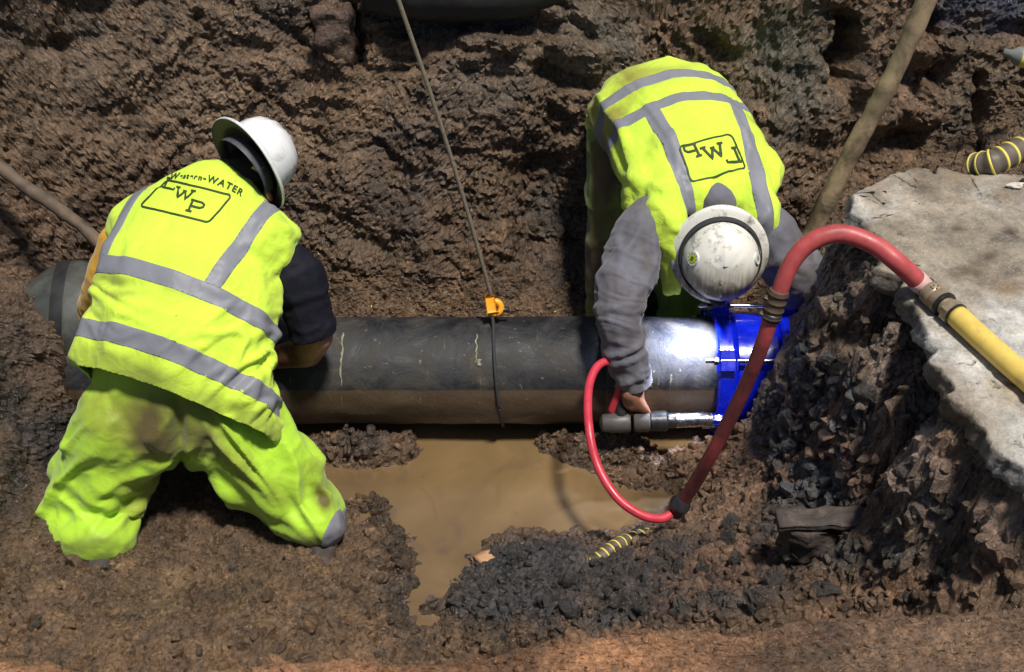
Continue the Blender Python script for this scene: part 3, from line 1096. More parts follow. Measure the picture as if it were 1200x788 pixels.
def ribbon_print(bvh, strokes, org, ax, ay, az, width, name='print', off=0.0068):
    """flat print: strokes (lists of 2D points in metres) projected along az onto a garment"""
    bm = bmesh.new()

    def put(x, y):
        o = org + ax * x + ay * y - az * 0.6
        h = bvh.ray_cast(o, az, 1.5)
        return (h[0] + (h[1] if h[1].dot(az) < 0 else -h[1]) * off) if h[0] is not None else (org + ax * x + ay * y)
    for st in strokes:
        w_ = width
        if isinstance(st, tuple):
            w_, st = st
        pts = []
        for a, b_ in zip(st, st[1:]):
            L = math.hypot(b_[0] - a[0], b_[1] - a[1])
            k = max(1, int(L / .006))
            pts += [(a[0] + (b_[0] - a[0]) * i / k, a[1] + (b_[1] - a[1]) * i / k) for i in range(k)]
        pts.append(st[-1])
        L, R_ = [], []
        for i, p in enumerate(pts):
            a = pts[max(i - 1, 0)]
            b_ = pts[min(i + 1, len(pts) - 1)]
            dx, dy = b_[0] - a[0], b_[1] - a[1]
            l = math.hypot(dx, dy) or 1
            nx_, ny_ = -dy / l * w_ / 2, dx / l * w_ / 2
            L.append(bm.verts.new(put(p[0] + nx_, p[1] + ny_)))
            R_.append(bm.verts.new(put(p[0] - nx_, p[1] - ny_)))
        for i in range(len(pts) - 1):
            bm.faces.new((L[i], L[i + 1], R_[i + 1], R_[i]))
    return bm_mesh(name, bm, True)


def text_print(bvh, text, org, ax, ay, az, size, arc=0.0, name='lettering', off=0.0068, bold=0.0):
    bm = bmesh.new()
    n = len(text)
    tot = 0
    items = []
    for i, ch in enumerate(text):
        cu = bpy.data.curves.new('t', 'FONT')
        cu.body = ch
        cu.size = size * (1.25 if (i == 0 or i > 6) else 0.95)
        cu.offset = bold
        o = bpy.data.objects.new('t', cu)
        COL.objects.link(o)
        dg = bpy.context.evaluated_depsgraph_get()
        me = bpy.data.meshes.new_from_object(o.evaluated_get(dg))
        bpy.data.objects.remove(o)
        c = np.array([tuple(v.co) for v in me.vertices]) if len(me.vertices) else np.zeros((0, 3))
        wd = (c[:, 0].max() if len(c) else size * .3) + size * .12
        items.append((c, [tuple(p.vertices) for p in me.polygons], tot))
        tot += wd
    for c, fs, x0 in items:
        if not len(c):
            continue
        X = c[:, 0] + x0 - tot / 2
        Yv = c[:, 1] - arc * (X ** 2)
        vs = []
        for x, y in zip(X, Yv):
            o = org + ax * x + ay * y - az * .6
            h = bvh.ray_cast(o, az, 1.5)
            vs.append(bm.verts.new((h[0] + (h[1] if h[1].dot(az) < 0 else -h[1]) * off) if h[0] is not None else org))
        for f in fs:
            try:
                bm.faces.new([vs[k] for k in f])
            except ValueError:
                pass
    return bm_mesh(name, bm, False)


def letters_lwp(s):
    """slab lettering L W P stepping down, each stroke in units of s"""
    def T(pts, x, y):
        return [((a + x) * s, (b_ + y) * s) for a, b_ in pts]
    out = []
    L = [[(0, 1), (0, 0), (.85, 0), (.85, .22)], [(-.15, 1), (.2, 1)], [(-.15, 0), (.1, 0)]]
    W = [[(0, 1), (.3, 0), (.6, .8), (.9, 0), (1.2, 1)], [(-.18, 1), (.2, 1)], [(1.0, 1), (1.38, 1)], [(.45, .8), (.75, .8)]]
    Pl = [[(0, 0), (0, 1), (.62, 1), (.8, .88), (.8, .62), (.62, .48), (0, .48)], [(-.18, 0), (.22, 0)], [(-.15, 1), (.1, 1)]]
    return L, W, Pl, T


def finger_set(B, palm, fdir, side, nrm, s=1.0, curl=0.9):
    """five fingers of different lengths grown from a palm; fdir along fingers, side across, nrm palm side"""
    fdir, side, nrm = Vector(fdir).normalized(), Vector(side).normalized(), Vector(nrm).normalized()
    B.hull((palm - fdir * .035 * s, .026 * s), (palm + fdir * .03 * s + side * .026 * s, .016 * s), (palm + fdir * .03 * s - side * .026 * s, .016 * s))
    for k, (o, ln) in enumerate([(-.033, .062), (-.011, .078), (.011, .074), (.033, .06)]):
        p = palm + fdir * .04 * s + side * o * s
        d_ = fdir.copy()
        r = .0105 * s
        for j, part in enumerate((.45, .32, .23)):
            q = p + d_ * ln * part * s * 1.15
            B.hull((p, r), (q, r * .9))
            p, r = q, r * .9
            a = curl * (.75 if j == 0 else .6)
            d_ = (d_ * math.cos(a) + nrm * math.sin(a)).normalized()
    p = palm - fdir * .02 * s - side * .03 * s
    d_ = (fdir * .6 - side * .8 + nrm * .35).normalized()
    r = .0125 * s
    for part in (.038, .03, .022):
        q = p + d_ * part * s
        B.hull((p, r), (q, r * .9))
        p, r = q, r * .9
        d_ = (d_ + fdir * .35 + nrm * .45).normalized()


def hard_hat(parent, c, axis, front, mat, r=.115, brim=.148, depth=.115, dirty=False):
    """full brim hard hat; c centre of the brim, axis towards the crown, front towards the peak"""
    axis = Vector(axis).normalized()
    fr = (Vector(front) - axis * Vector(front).dot(axis)).normalized()
    sd = axis.cross(fr)
    seg, V, F = 72, [], []
    prof = [(brim, -.010), (brim * .995, -.004), (brim * .93, .002), (r * 1.09, .006), (r * 1.0, .012), (r * .985, .03), (r * .95, .055), (r * .86, .08), (r * .70, .100), (r * .48, .1135), (r * .24, .1195)]
    inner = [(r * .20, .114), (r * .45, .108), (r * .66, .094), (r * .82, .075), (r * .91, .05), (r * .945, .02), (r * .95, .004), (r * 1.06, -.002), (brim * .93, -.006), (brim * .985, -.013)]
    ps = [(a, h * depth / .115 if h > .012 else h) for a, h in prof + inner]
    for j, (rad, h) in enumerate(ps):
        for k in range(seg):
            a = 2 * math.pi * k / seg
            ca, sa = math.cos(a), math.sin(a)
            el = 1.0 + .07 * ca * ca + (.04 * max(ca, 0) ** 4 if rad > r * 1.04 else 0)
            hh = h
            if 0.02 < h and rad < r:         # ridges over the crown
                for off in (0, .35, -.35):
                    x = sa * rad / r - off
                    hh += .0045 * math.exp(-(x / .06) ** 2) * min(1, (h - .02) / .05) * (1 if abs(ca) * rad < r else 0)
            if rad > r * 1.04:
                hh += -.006 * abs(sa) ** 2 + .003
            V.append(c + fr * ca * rad * el + sd * sa * rad + axis * hh)
    n = len(ps)
    for j in range(n):
        j2 = (j + 1) % n
        if j == len(prof) - 1:
            continue
        for k in range(seg):
            k2 = (k + 1) % seg
            F.append((j * seg + k, j * seg + k2, j2 * seg + k2, j2 * seg + k))
    bm = bmesh.new()
    vs = [bm.verts.new(v) for v in V]
    for f in F:
        q_ = bm.faces.new([vs[i] for i in f])
        if min(f) // seg >= len(prof):
            q_.material_index = 1
    a_ = len(prof) - 1
    bm.faces.new(vs[a_ * seg:(a_ + 1) * seg])
    bm.faces.new(vs[(a_ + 1) * seg:(a_ + 2) * seg][::-1]).material_index = 1
    R = Matrix((fr, sd, axis)).transposed()
    me = bm_mesh('hard_hat', bm)
    mi = [p_.material_index for p_ in me.polygons]
    o = link('hard_hat', me, mat, parent, origin=c)
    me.materials.append(M['hat_in'])
    me.polygons.foreach_set('material_index', mi)
    # keep the object's own axes along the hat so its streaks run from the crown down
    o.rotation_euler = R.to_euler()
    inv = R.inverted()
    co, _ = get_co(me)
    me.vertices.foreach_set('co', (co @ np.array(inv).T).ravel())
    me.update()
    return o, fr, sd, axis


def hat_local(o, me, name, mat):
    """attach a mesh given in world coordinates to a rotated hat"""
    co, _ = get_co(me)
    R = o.rotation_euler.to_matrix()
    base = ABS[o.name]
    co = (co - np.array(base)) @ np.array(R)
    me.vertices.foreach_set('co', co.ravel())
    me.update()
    q = bpy.data.objects.new(name, me)
    COL.objects.link(q)
    me.materials.clear()
    me.materials.append(mat)
    q.parent = o
    return q


def grid_flat(u):
    return u


# ================================================================== left worker, kneeling
RL = rotR(20)
lr = (CX * math.cos(math.radians(20)) - CU * math.sin(math.radians(20)))
lu = (CU * math.cos(math.radians(20)) + CX * math.sin(math.radians(20)))
LUP = (lu + CF * .38).normalized()            # spine direction
pa = root('person', (-.98, -.42, .06), 'person kneeling in the mud, back to us, lime vest and trousers, clean white hard hat', 'person', None)

shR = P(325, 285, 3.52)
shL = P(158, 262, 3.60)
nk = P(258, 212, 3.60)


def torso_left(B, g=0.0):
    B.chain((P(212, 452, 3.46), (.262 + g, .15 + g, .16 + g), rotR(18)), (P(214, 390, 3.46), (.258 + g, .13, .165 + g), rotR(20)), (P(226, 320, 3.50), (.252 + g, .12, .155 + g), rotR(18)),
            (P(240, 262, 3.55), (.205 + g, .09, .12 + g), rotR(18)))
    B.hull((P(168, 268, 3.59), .088 + g), (P(250, 224, 3.58), (.10, .078 + g, .10 + g), rotR(12)), (P(240, 285, 3.54), (.16, .08, .13 + g), rotR(18)))
    B.hull((P(308, 288, 3.53), .090 + g), (P(252, 226, 3.58), (.10, .075 + g, .10 + g), rotR(12)), (P(240, 290, 3.54), (.16, .08, .13 + g), rotR(18)))


# body, one continuous skin
B = Blob()
torso_left(B, -.05)
hc = P(291, 208, 3.66)                          # head centre
hx = (CX * .80 + CU * .60 + CF * .16).normalized()   # crown direction
B.chain((nk, .062), (P(275, 205, 3.64), .060))
B.hull((hc - hx * .02, (.083, .083, .095)), (hc + hx * .05, .082))
B.hull((hc, .07), (hc - hx * .045 + CF * .055, .055))
# ear
ear = P(314, 227, 3.545)
B.hull((ear, (.010, .030, .016), rotR(-20)), (ear + CF * .03, (.008, .02, .012), rotR(-20)))
elR = P(372, 395, 3.64)
wrR = P(318, 420, 3.80)
B.chain((P(320, 290, 3.53), .06), (elR, .048), (P(360, 412, 3.70), .050), (wrR, .034))
elL = P(110, 375, 3.85)
B.chain((P(160, 270, 3.60), .055), (elL, .045), (P(200, 425, 3.82), .034))
finger_set(B, wrR - CX * .045 + CU * .008, (-.9, .35, -.15), (0.2, .9, .3), (-.1, -.1, -1), curl=.45)
finger_set(B, P(222, 428, 3.78), (.9, .3, -.15), (0.2, -.9, -.2), (-.1, -.1, -1), curl=.5)
# legs inside the trousers
hipL, kneL, ankL = P(158, 478, 3.50), P(112, 585, 3.70), P(105, 630, 3.52)
hipR, kneR, ankR = P(272, 482, 3.50), P(338, 575, 3.66), P(380, 618, 3.52)
B.chain((hipL, .08), (P(118, 590, 3.66), .05), (P(116, 628, 3.60), .035))
B.chain((hipR, .08), (P(335, 580, 3.64), .05), (P(358, 606, 3.60), .035))
body = B.solid(.0065, 5)
bodyo = link('body', body, M['skin'], pa)

# hair
B = Blob()
B.hull((hc - hx * .008 - CF * .008, (.086, .088, .094)), (hc + hx * .05, .084))
B.hull((hc - hx * .05 - CF * .028, (.055, .045, .05)), (hc - CF * .01, .075))
hair = B.solid(.006, 3)
hair = cut(hair, [(hc + CF * .03, CF)], 'hair')
displace(hair, lambda c, n: .0015 + .0015 * perlin(c * 160))
link('hair', hair, M['hair'], pa)

# shirt: navy right sleeve
B = Blob()
B.chain((P(322, 300, 3.55), .070), (P(348, 325, 3.57), .078), (P(362, 372, 3.62), .070), (P(368, 392, 3.64), .064))
nav = B.solid(.006, 4)
ud = (P(368, 392, 3.64) - P(340, 300, 3.55)).normalized()
nav = cut(nav, [(P(369, 392, 3.64), ud)], 'sleeve')
fR = Matrix((CX, CU, CF)).transposed()
displace(nav, lambda c, n: folds(c, rotR(-25), (4, 12, 8), .006, 3))
link('sleeve', solidify(nav, .004), M['navy'], pa)
# orange left sleeve
B = Blob()
B.chain((P(172, 272, 3.62), .088), (P(146, 290, 3.62), .080), (P(128, 330, 3.68), .072), (elL, .06))
orn = B.solid(.007, 4)
displace(orn, lambda c, n: folds(c, fR, (6, 10, 9), .004, 5))
o = link('sleeve', orn, M['orange'], pa)
o['label'] = 'orange left sleeve showing beside the vest'

# trousers
B = Blob()
B.chain((P(213, 412, 3.45), (.262, .12, .135), rotR(18)), (P(212, 485, 3.53), (.262, .13, .175), rotR(6)))
B.hull((P(150, 490, 3.52), .15), (P(215, 500, 3.56), .14))
B.hull((P(275, 492, 3.52), .145), (P(215, 500, 3.56), .14))
B.chain((P(152, 490, 3.52), .150), (P(124, 558, 3.62), (.160, .13, .14)), (P(108, 600, 3.64), (.142, .10, .12)), (P(112, 632, 3.56), (.120, .075, .09)))
B.chain((P(276, 494, 3.52), .142), (P(312, 548, 3.58), (.152, .12, .14)), (P(348, 588, 3.62), (.125, .10, .11)), (P(370, 612, 3.57), (.095, .075, .09)))
tr = B.solid(.007, 6)
ax1 = rotR(55)
ax2 = rotR(-40)


def trf(c, n):
    u, v, dd = proj(c)
    legR = sstep(225, 260, u)
    low = sstep(470, 540, v)
    a = folds(c, ax1, (2.4, 9.5, 5), .032, 1, 1.7, .6, 1) * legR + folds(c, ax2, (2.4, 9, 5), .028, 2, 1.7, .6, 1) * (1 - legR)
    b_ = folds(c, fR, (8, 12, 9), .003, 7, 1.6)
    knees = folds(c, rotR(35), (3, 10, 6), .014, 9, 1.6, .4, 1) * sstep(540, 590, v) * (1 - sstep(605, 635, v))
    crease = -.03 * np.exp(-((u - 208 - (v - 480) * .05) / 7) ** 2) * sstep(450, 500, v)
    a = a * (1 - .8 * sstep(600, 640, v))
    return a * (.25 + .75 * low) + b_ * (.4 + .6 * low) + knees + crease


displace(tr, trf)
band_mesh = band(tr, P(384, 624, 3.54), P(400, 640, 3.54), (CX * .9 - CU * .35 - CF * .1).normalized(), off=.003, name='reflective_band')


def stain_and_shade(me, blobs, amt_noise=6):
    c, _ = get_co(me)
    u, v, dd = proj(c)
    t = np.ones((len(c), 3))
    nz = fbm(c * amt_noise, 4, 77)
    for px, py, rx, ry, ang, col, s_ in blobs:
        a = math.radians(ang)
        x = (u - px) * math.cos(a) + (v - py) * math.sin(a)
        y = -(u - px) * math.sin(a) + (v - py) * math.cos(a)
        m_ = np.clip(np.exp(-(x / rx) ** 2 - (y / ry) ** 2) * (1 + 1.6 * nz) * s_ * 1.5, 0, 1)[:, None]
        t = t * (1 - m_) + t * m_ * np.array(col)
    set_tint(me, t)


BR = (.50, .32, .9)
stain_and_shade(tr, [(150, 500, 50, 30, 20, (0.70, 0.56, .9), .8), (210, 500, 45, 35, 0, (0.59, 0.47, .9), .9), (175, 545, 30, 70, 10, (0.70, 0.54, .9), .8), (290, 470, 60, 15, 25, (0.74, 0.59, .9), .6), (130, 470, 40, 20, 0, (0.81, 0.66, .9), .4),
           (300, 560, 50, 16, 35, (0.66, 0.54, .9), .7), (378, 578, 10, 20, -20, (.28, .14, .5), 1.0), (110, 645, 60, 14, 0, (0.53, 0.47, .9), .9), (330, 640, 70, 12, 0, (0.58, 0.49, .9), .8), (250, 520, 40, 14, 30, (0.66, 0.52, .9), .6)])
tro = link('trousers', tr, M['trouser'], pa)
# silver bands at the lower legs
link('reflective_band', band_mesh, M['tape'], tro)
# boots pressed into the mud
for px, py, dx in ((118, 640, -.02), (372, 618, .02)):
    B = Blob()
    q = P(px, py, 3.52)
    q.z = .045
    B.hull((q, (.05, .045, .055)), (q + Vector((dx, -.10, -.02)), (.048, .035, .06)), (q + Vector((dx, -.14, -.045)), (.045, .03, .05)))
    bt = B.solid(.008, 2)
    link('boot', bt, M['rust'], pa)

# vest
B = Blob()
torso_left(B, .012)
B.chain((P(210, 415, 3.46), (.288, .10, .172), rotR(22)), (P(206, 462, 3.47), (.318, .06, .182), rotR(22)))
vs = B.solid(.007, 7)


def vf(c, n):
    u, v, dd = proj(c)
    low = sstep(300, 400, v)
    side = np.clip(np.abs((u - 215) / 120), 0, 1)
    f = folds(c, rotR(-35), (5, 12, 5), .022, 13, 2.0, .9, 1) * sstep(150, 320, u) * sstep(330, 420, v)
    f = f + folds(c, rotR(25), (3.0, 11, 5), .024, 16, 2.0, .6, 1) * np.exp(-((u - 130) / 70) ** 2) * np.exp(-((v - 345) / 26) ** 2)
    g = folds(c, rotR(20), (7, 5, 6), .008, 17, 1.5, .6)
    hem = folds(c, rotR(20), (11, 1.5, 5), .010, 19, 1.5, .3, 1) * sstep(395, 470, v)
    sh = folds(c, rotR(60), (5, 12, 6), .012, 23, 1.8, .6, 1) * sstep(290, 340, u) * (1 - sstep(330, 360, v))
    return f + g * (.35 + .65 * side) + hem * .8 + sh


displace(vs, vf)
hemn = (-LUP)
hem_p = P(206, 460, 3.28)
neck_c = P(278, 188, 3.60)
vs = cut(vs, [(hem_p, hemn)], 'vest')
# neck opening
ndir = (CX * .45 + CU * .85 + CF * .3).normalized()
vs = cut(vs, [(P(264, 190, 3.56), ndir)], 'vest')
bvL = bvh_of(vs)
stain_and_shade(vs, [(130, 425, 60, 14, 20, (.62, .60, .8), .9), (215, 462, 70, 14, 22, (.62, .60, .8), .9), (310, 500, 60, 14, 24, (.60, .58, .8), .9), (125, 328, 26, 7, 10, (.45, .42, .6), .9), (150, 346, 26, 5, 0, (.6, .55, .7), .7), (200, 340, 30, 6, 15, (.75, .7, .8), .6), (330, 340, 20, 20, 0, (.85, .8, .9), .5)])  # soiled hem, plus shade in the left folds painted into the colour
plain_vest = vs
# tapes: two rings, one shoulder strap, one left strap
dn = LUP
p_t1, p_t2 = P(222, 336, 3.33), P(210, 418, 3.31)
tapes = []
for p in (p_t1, p_t2):
    tapes.append(band(plain_vest, p - dn * .024, p + dn * .026, dn))
# straps stop at the upper ring
strap_n = (lr * math.cos(.12) + lu * math.sin(.12) * .0).normalized()
rs0 = P(279, 290, 3.40)
sdir = (P(316, 240, 3.45) - P(262, 330, 3.40)).normalized()
sn = sdir.cross(CF).normalized()
if sn.dot(CX) < 0:
    sn = -sn
tapes.append(band(plain_vest, rs0 - sn * .022, rs0 + sn * .024, sn, extra=[(p_t1 + dn * .024, -dn)], facing=lambda c, n: n.dot(CF) < .15))
ls0 = P(133, 260, 3.40)
sdl = (P(158, 210, 3.45) - P(118, 305, 3.40)).normalized()
sn2 = sdl.cross(CF).normalized()
if sn2.dot(CX) < 0:
    sn2 = -sn2
tapes.append(band(plain_vest, ls0 - sn2 * .020, ls0 + sn2 * .018, sn2, extra=[(p_t1 + dn * .024, -dn)], facing=lambda c, n: n.dot(CF) < .5))
# darker hem binding below the lower tape
hemband = band(plain_vest, hem_p - dn * .0, hem_p + dn * .012, dn, off=.0015, name='hem_binding')
vest = link('vest', solidify(plain_vest.copy(), .004), M['vest_dirty'], pa)
for t in tapes:
    link('reflective_tape', t, M['tape'], vest)
stain_and_shade(hemband, [(200, 450, 150, 60, 0, (.72, .62, .8), .6)])
link('hem_binding', hemband, M['vest_dirty'], vest)
# print on the back
PX = (lr * .98 + lu * .1).normalized()
PY = (lu - PX * lu.dot(PX)).normalized()
ctr = P(219, 233, 3.45)
L_, W2, Pl, T = letters_lwp(.052)
s_ = .040
stk = []
for glyph, x, y in ((L_, -.080, .012), (W2, -.035, -.008), (Pl, .022, -.036)):
    for g_ in glyph:
        stk.append([(a * s_ + x, b_ * s_ * .8 + y) for a, b_ in g_])


def rrect(w_, h_, r_, bow=0.0, skew=0.0):
    pts = []
    for cx_, cy_, a0 in ((w_ - r_, h_ - r_, 0), (-w_ + r_, h_ - r_, 90), (-w_ + r_, -h_ + r_, 180), (w_ - r_, -h_ + r_, 270)):
        for k in range(5):
            a = math.radians(a0 + k * 22.5)
            pts.append((cx_ + r_ * math.cos(a), cy_ + r_ * math.sin(a)))
    pts.append(pts[0])
    return [(x + skew * y, y - bow * x * x) for x, y in pts]


stk2 = [(.0058, s) for s in stk] + [(.005, rrect(.100, .046, .010, 1.0, .35))]
link('print', ribbon_print(bvL, stk2, ctr, PX, PY, CF, .005), M['ink'], vest)
link('lettering', text_print(bvL, 'Western-WATER', ctr + PY * .059 + PX * .034, PX, PY, CF, .0215, arc=1.6, bold=.0008), M['ink'], vest)

# hard hat
hatc = P(294, 191, 3.55)
hax = (CX * .66 + CU * .60 + CF * .42).normalized()
hat, hf, hs, ha = hard_hat(pa, hatc, hax, CF * 1 - CU * .3 + CX * .3, M['hat'], r=.112, brim=.150, depth=.125)
# sweat band and rear strap with a yellow tag
pts = []
bandm = lathe('suspension_band', [(.098, -.035), (.100, -.005), (.097, -.005), (.095, -.035)], hatc, ha, 48, close=False)
hat_local(hat, bandm, 'suspension_band', M['grey_band'])
tgp = P(302, 197, 3.47)
tg = box('yellow_tag', tgp, (.026, .020, .006), rotR(35), .001)
hat_local(hat, tg, 'yellow_tag', M['yellow_tag'])

# ================================================================== right worker, bending over from behind the pipe
pb = root('person', (.50, .32, .0), 'person bent double behind the pipe, lime vest over grey shirt, scuffed hard hat, holding wrench', 'person', None)

def PB(px, py, d):
    return P(px, py, d + .24)


HP = PB(775, 120, 3.88)
NK = PB(848, 250, 3.47)
aR = (NK - HP).normalized()
latR = (CX - aR * CX.dot(aR)).normalized()
bkR = latR.cross(aR).normalized()
if bkR.dot(CF) > 0:
    bkR = -bkR                                   # outward from the back, up and towards the camera
TR = Matrix((latR, aR, bkR)).transposed()


def tp(l, a, k):
    return HP + latR * l + aR * a + bkR * k


def torso_right(B, g=0.0):
    B.chain((tp(0, .0, -.02), (.235 + g, .135 + g, .155 + g), TR), (tp(.0, .16, -.01), (.232 + g, .12, .145 + g), TR), (tp(.0, .33, -.01), (.232 + g, .12, .135 + g), TR), (tp(.0, .44, -.02), (.20 + g, .085 + g, .105 + g), TR))
    for s in (-1, 1):
        B.hull((tp(.162 * s, .42, -.03), .085 + g), (tp(.04 * s, .48, -.02), .08 + g), (tp(.08 * s, .34, -.01), (.13, .10, .13 + g), TR))


sA, eA, wA = PB(752, 262, 3.48), PB(724, 366, 3.42), PB(744, 448, 3.52)
sB, eB, wB = PB(898, 262, 3.52), PB(935, 320, 3.60), PB(918, 350, 3.74)
hd = PB(843, 300, 3.52)
B = Blob()
torso_right(B, -.03)
B.chain((tp(0, .50, .0), .06), (hd, .06))
hcr = (-CF * .90 - CU * .38).normalized()          # crown direction
B.hull((hd - hcr * .02, .082), (hd + hcr * .055, .080))
fd = (-CU * .75 + CF * .5).normalized()            # face direction
fd = (fd - hcr * fd.dot(hcr)).normalized()
B.hull((hd + fd * .03, .065), (hd + fd * .045 - hcr * .085, .042))
B.hull((hd + fd * .088 - hcr * .02, .012), (hd + fd * .102 - hcr * .045, .015))   # nose
for s in (-1, 1):
    e_ = hd + CX * s * .086 - hcr * .02
    B.hull((e_, (.010, .020, .032)), (e_ - CX * s * .02, .015))
B.chain((sA, .045), (eA, .042), (wA, .031))
B.chain((sB, .045), (eB, .045), (wB, .032))
palmA = PB(742, 470, 3.53)
B.hull((wA, .030), (palmA, (.036, .034, .026)))
finger_set(B, palmA, (.35, .15, -.9), (.75, -.5, .3), (.3, .9, .1), s=1.05, curl=.75)
finger_set(B, wB + Vector((.05, .05, -.03)), (-.3, -.5, -.7), (.9, -.2, -.1), (-.1, .8, -.5), curl=.5)
for s, kx, fx in ((-1, (722, 300, 3.96), (716, 430, 4.15)), (1, (800, 315, 3.96), (806, 432, 4.15))):
    B.chain((tp(.12 * s, -.02, -.06), .10), (PB(*kx), .065), (PB(*fx), .045))
bodyR = B.solid(.0065, 5)
link('body', bodyR, M['skin'], pb)
# hair under the rim
B = Blob()
B.hull((hd - hcr * .01 - fd * .012, .086), (hd + hcr * .05, .083))
hr = cut(B.solid(.007, 2), [(hd + fd * .02, fd)], 'hair')
link('hair', hr, M['hair'], pb)

# trousers
B = Blob()
B.chain((tp(0, .02, -.05), (.225, .12, .13), TR), (tp(0, -.06, -.12), (.225, .12, .15), TR))
for s, kx, fx in ((-1, (722, 300, 3.96), (716, 432, 4.15)), (1, (800, 315, 3.96), (806, 434, 4.15))):
    B.chain((tp(.115 * s, -.04, -.12), .135), (PB(*kx), .105), (PB(*fx), .085))
trr = B.solid(.008, 5)
displace(trr, lambda c, n: folds(c, rotR(15), (3, 9, 5), .012, 41, 2.0, .5, 1))
stain_and_shade(trr, [(700, 250, 26, 90, 0, (.75, .5, .8), .8), (720, 190, 30, 50, 0, (.7, .45, .8), .8), (700, 330, 26, 60, 0, (.6, .4, .8), .8)])
trro = link('trousers', trr, M['trouser_muddy'], pb)
for fx in ((716, 434, 4.15), (806, 434, 4.15)):
    q = PB(*fx)
    q.z = .03
    B = Blob()
    B.hull((q, (.05, .05, .06)), (q + Vector((0, -.10, -.02)), (.048, .035, .06)))
    link('boot', B.solid(.008, 2), M['rust'], pb)

# grey shirt sleeves (one mesh each)
def sleeve(pts, seed, end):
    B = Blob()
    B.chain(*pts)
    s = B.solid(.0055, 4)
    s = cut(s, [end], 'sleeve')
    top_ = np.array(pts[0][0])

    def f(c, n):
        v_ = proj(c)[1]
        lo_ = sstep(330, 380, v_)
        a = folds(c, rotR(18), (13, 2.6, 7), .017, seed, 1.8, .5, 1) * (1 - lo_) + folds(c, rotR(-25), (3, 13, 7), .014, seed + 5, 2.0, .4, 1) * lo_
        b_ = folds(c, rotR(15), (5, 20, 10), .004, seed + 3, 2.0, .5)
        k_ = sstep(.10, .22, np.linalg.norm(c - top_, axis=1))
        return (a + b_) * k_
    displace(s, f)
    return solidify(s, .004)


slA = sleeve([(PB(770, 250, 3.53), .070), (PB(752, 272, 3.49), .080), (PB(746, 292, 3.49), .082), (PB(730, 335, 3.45), .076), (PB(725, 375, 3.43), .069), (PB(735, 420, 3.48), .056), (PB(743, 448, 3.52), .050), (PB(748, 475, 3.55), .046)], 61, (PB(744, 452, 3.52), (PB(745, 452, 3.52) - PB(731, 395, 3.44)).normalized()))
so = link('sleeve', slA, M['grey_shirt'], pb)
so['label'] = 'creased muddy grey sleeve reaching down to the wrench'
slB = sleeve([(PB(885, 255, 3.56), .070), (PB(903, 275, 3.54), .083), (PB(914, 296, 3.56), .083), (PB(934, 322, 3.60), .080), (PB(926, 340, 3.68), .07), (PB(918, 350, 3.74), .055)], 71, (PB(914, 358, 3.76), (wB - eB).normalized()))
link('sleeve', slB, M['grey_shirt'], pb)
# shirt collar and body under the vest
B = Blob()
torso_right(B, -.008)
B.hull((tp(0, .53, -.01), .07), (tp(0, .44, -.05), .06))
sb = B.solid(.009, 4)
link('shirt', sb, M['grey_shirt'], pb)

# vest
B = Blob()
torso_right(B, .010)
for s in (-1, 1):                                  # front edges hanging below the shoulders
    B.hull((tp(.125 * s, .46, -.03), (.05, .05, .07), TR), (tp(.115 * s, .50, -.10), (.035, .045, .06), TR), (tp(.12 * s, .40, -.16), (.05, .08, .03), TR))
B.chain((tp(-.13, .42, .0), (.07, .06, .09), TR), (PB(782, 262, 3.45), (.052, .05, .05)), (PB(786, 300, 3.50), (.040, .05, .04)), (PB(787, 338, 3.56), (.026, .02, .03)))
B.chain((tp(.14, .40, .0), (.07, .06, .09), TR), (PB(893, 255, 3.48), (.052, .05, .05)), (PB(893, 290, 3.54), (.036, .04, .04)))
B.chain((tp(0, .02, -.05), (.245, .14, .165), TR), (tp(0, -.04, -.10), (.245, .12, .155), TR))
vr = B.solid(.007, 7)


def vrf(c, n):
    u, v, dd = proj(c)
    side = np.clip(np.abs((c - np.array(HP)) @ np.array(latR)) / .2, 0, 1) ** 2
    f = folds(c, TR, (15, 2.5, 8), .014, 81, 1.8, .5, 1) * side * sstep(60, 150, v)
    g = folds(c, TR, (6, 5, 5), .008, 84, 1.6, .6)
    return f * 1.2 + g * .7


displace(vr, vrf)
nbR = (aR * .8 + bkR * -.1).normalized()
vr = cut(vr, [(tp(0, -.09, 0), (-aR * .9 - bkR * .0).normalized())], 'vest')
bvR = bvh_of(vr)
tA, tB = .06, .19
tps = []
for t in (tA, tB):
    tps.append(band(vr, tp(0, t - .023, 0), tp(0, t + .024, 0), aR))
for lx in (-.105, .168):
    n_l = (latR * .98 + aR * (-.03 if lx < 0 else .13)).normalized()
    tps.append(band(vr, tp(lx - .024, .22 if lx > 0 else .3, 0), tp(lx + .022, .22 if lx > 0 else .3, 0), n_l, extra=[(tp(0, tB + .022, 0), -aR)], facing=lambda c, n: n.dot(bkR) > -.05))
stain_and_shade(vr, [(700, 150, 30, 80, 20, (.5, .36, .7), .8), (700, 230, 22, 60, 0, (.45, .3, .7), .9), (770, 320, 20, 40, 0, (.7, .55, .8), .6), (880, 120, 14, 50, -30, (.6, .5, .8), .6), (760, 90, 60, 10, -10, (.7, .6, .9), .5)])
vesto = link('vest', solidify(vr.copy(), .004), M['vest_dirty'], pb)
for t in tps:
    link('reflective_tape', t, M['tape'], vesto)
# print, upside down for us
ctrR = tp(.005, .435, .25)
PXr, PYr = (-latR + aR * .10).normalized(), (-aR - latR * .10).normalized()
stk = []
for glyph, x, y in ((L_, -.078, -.040), (W2, -.040, -.018), (Pl, .036, .004)):
    for g_ in glyph:
        stk.append((.0075, [(a * .047 + x, b_ * .044 + y) for a, b_ in g_]))
stk.append((.0045, rrect(.088, .056, .014, 1.2)))
link('print', ribbon_print(bvR, stk, ctrR, PXr, PYr, -bkR, .005), M['ink'], vesto)

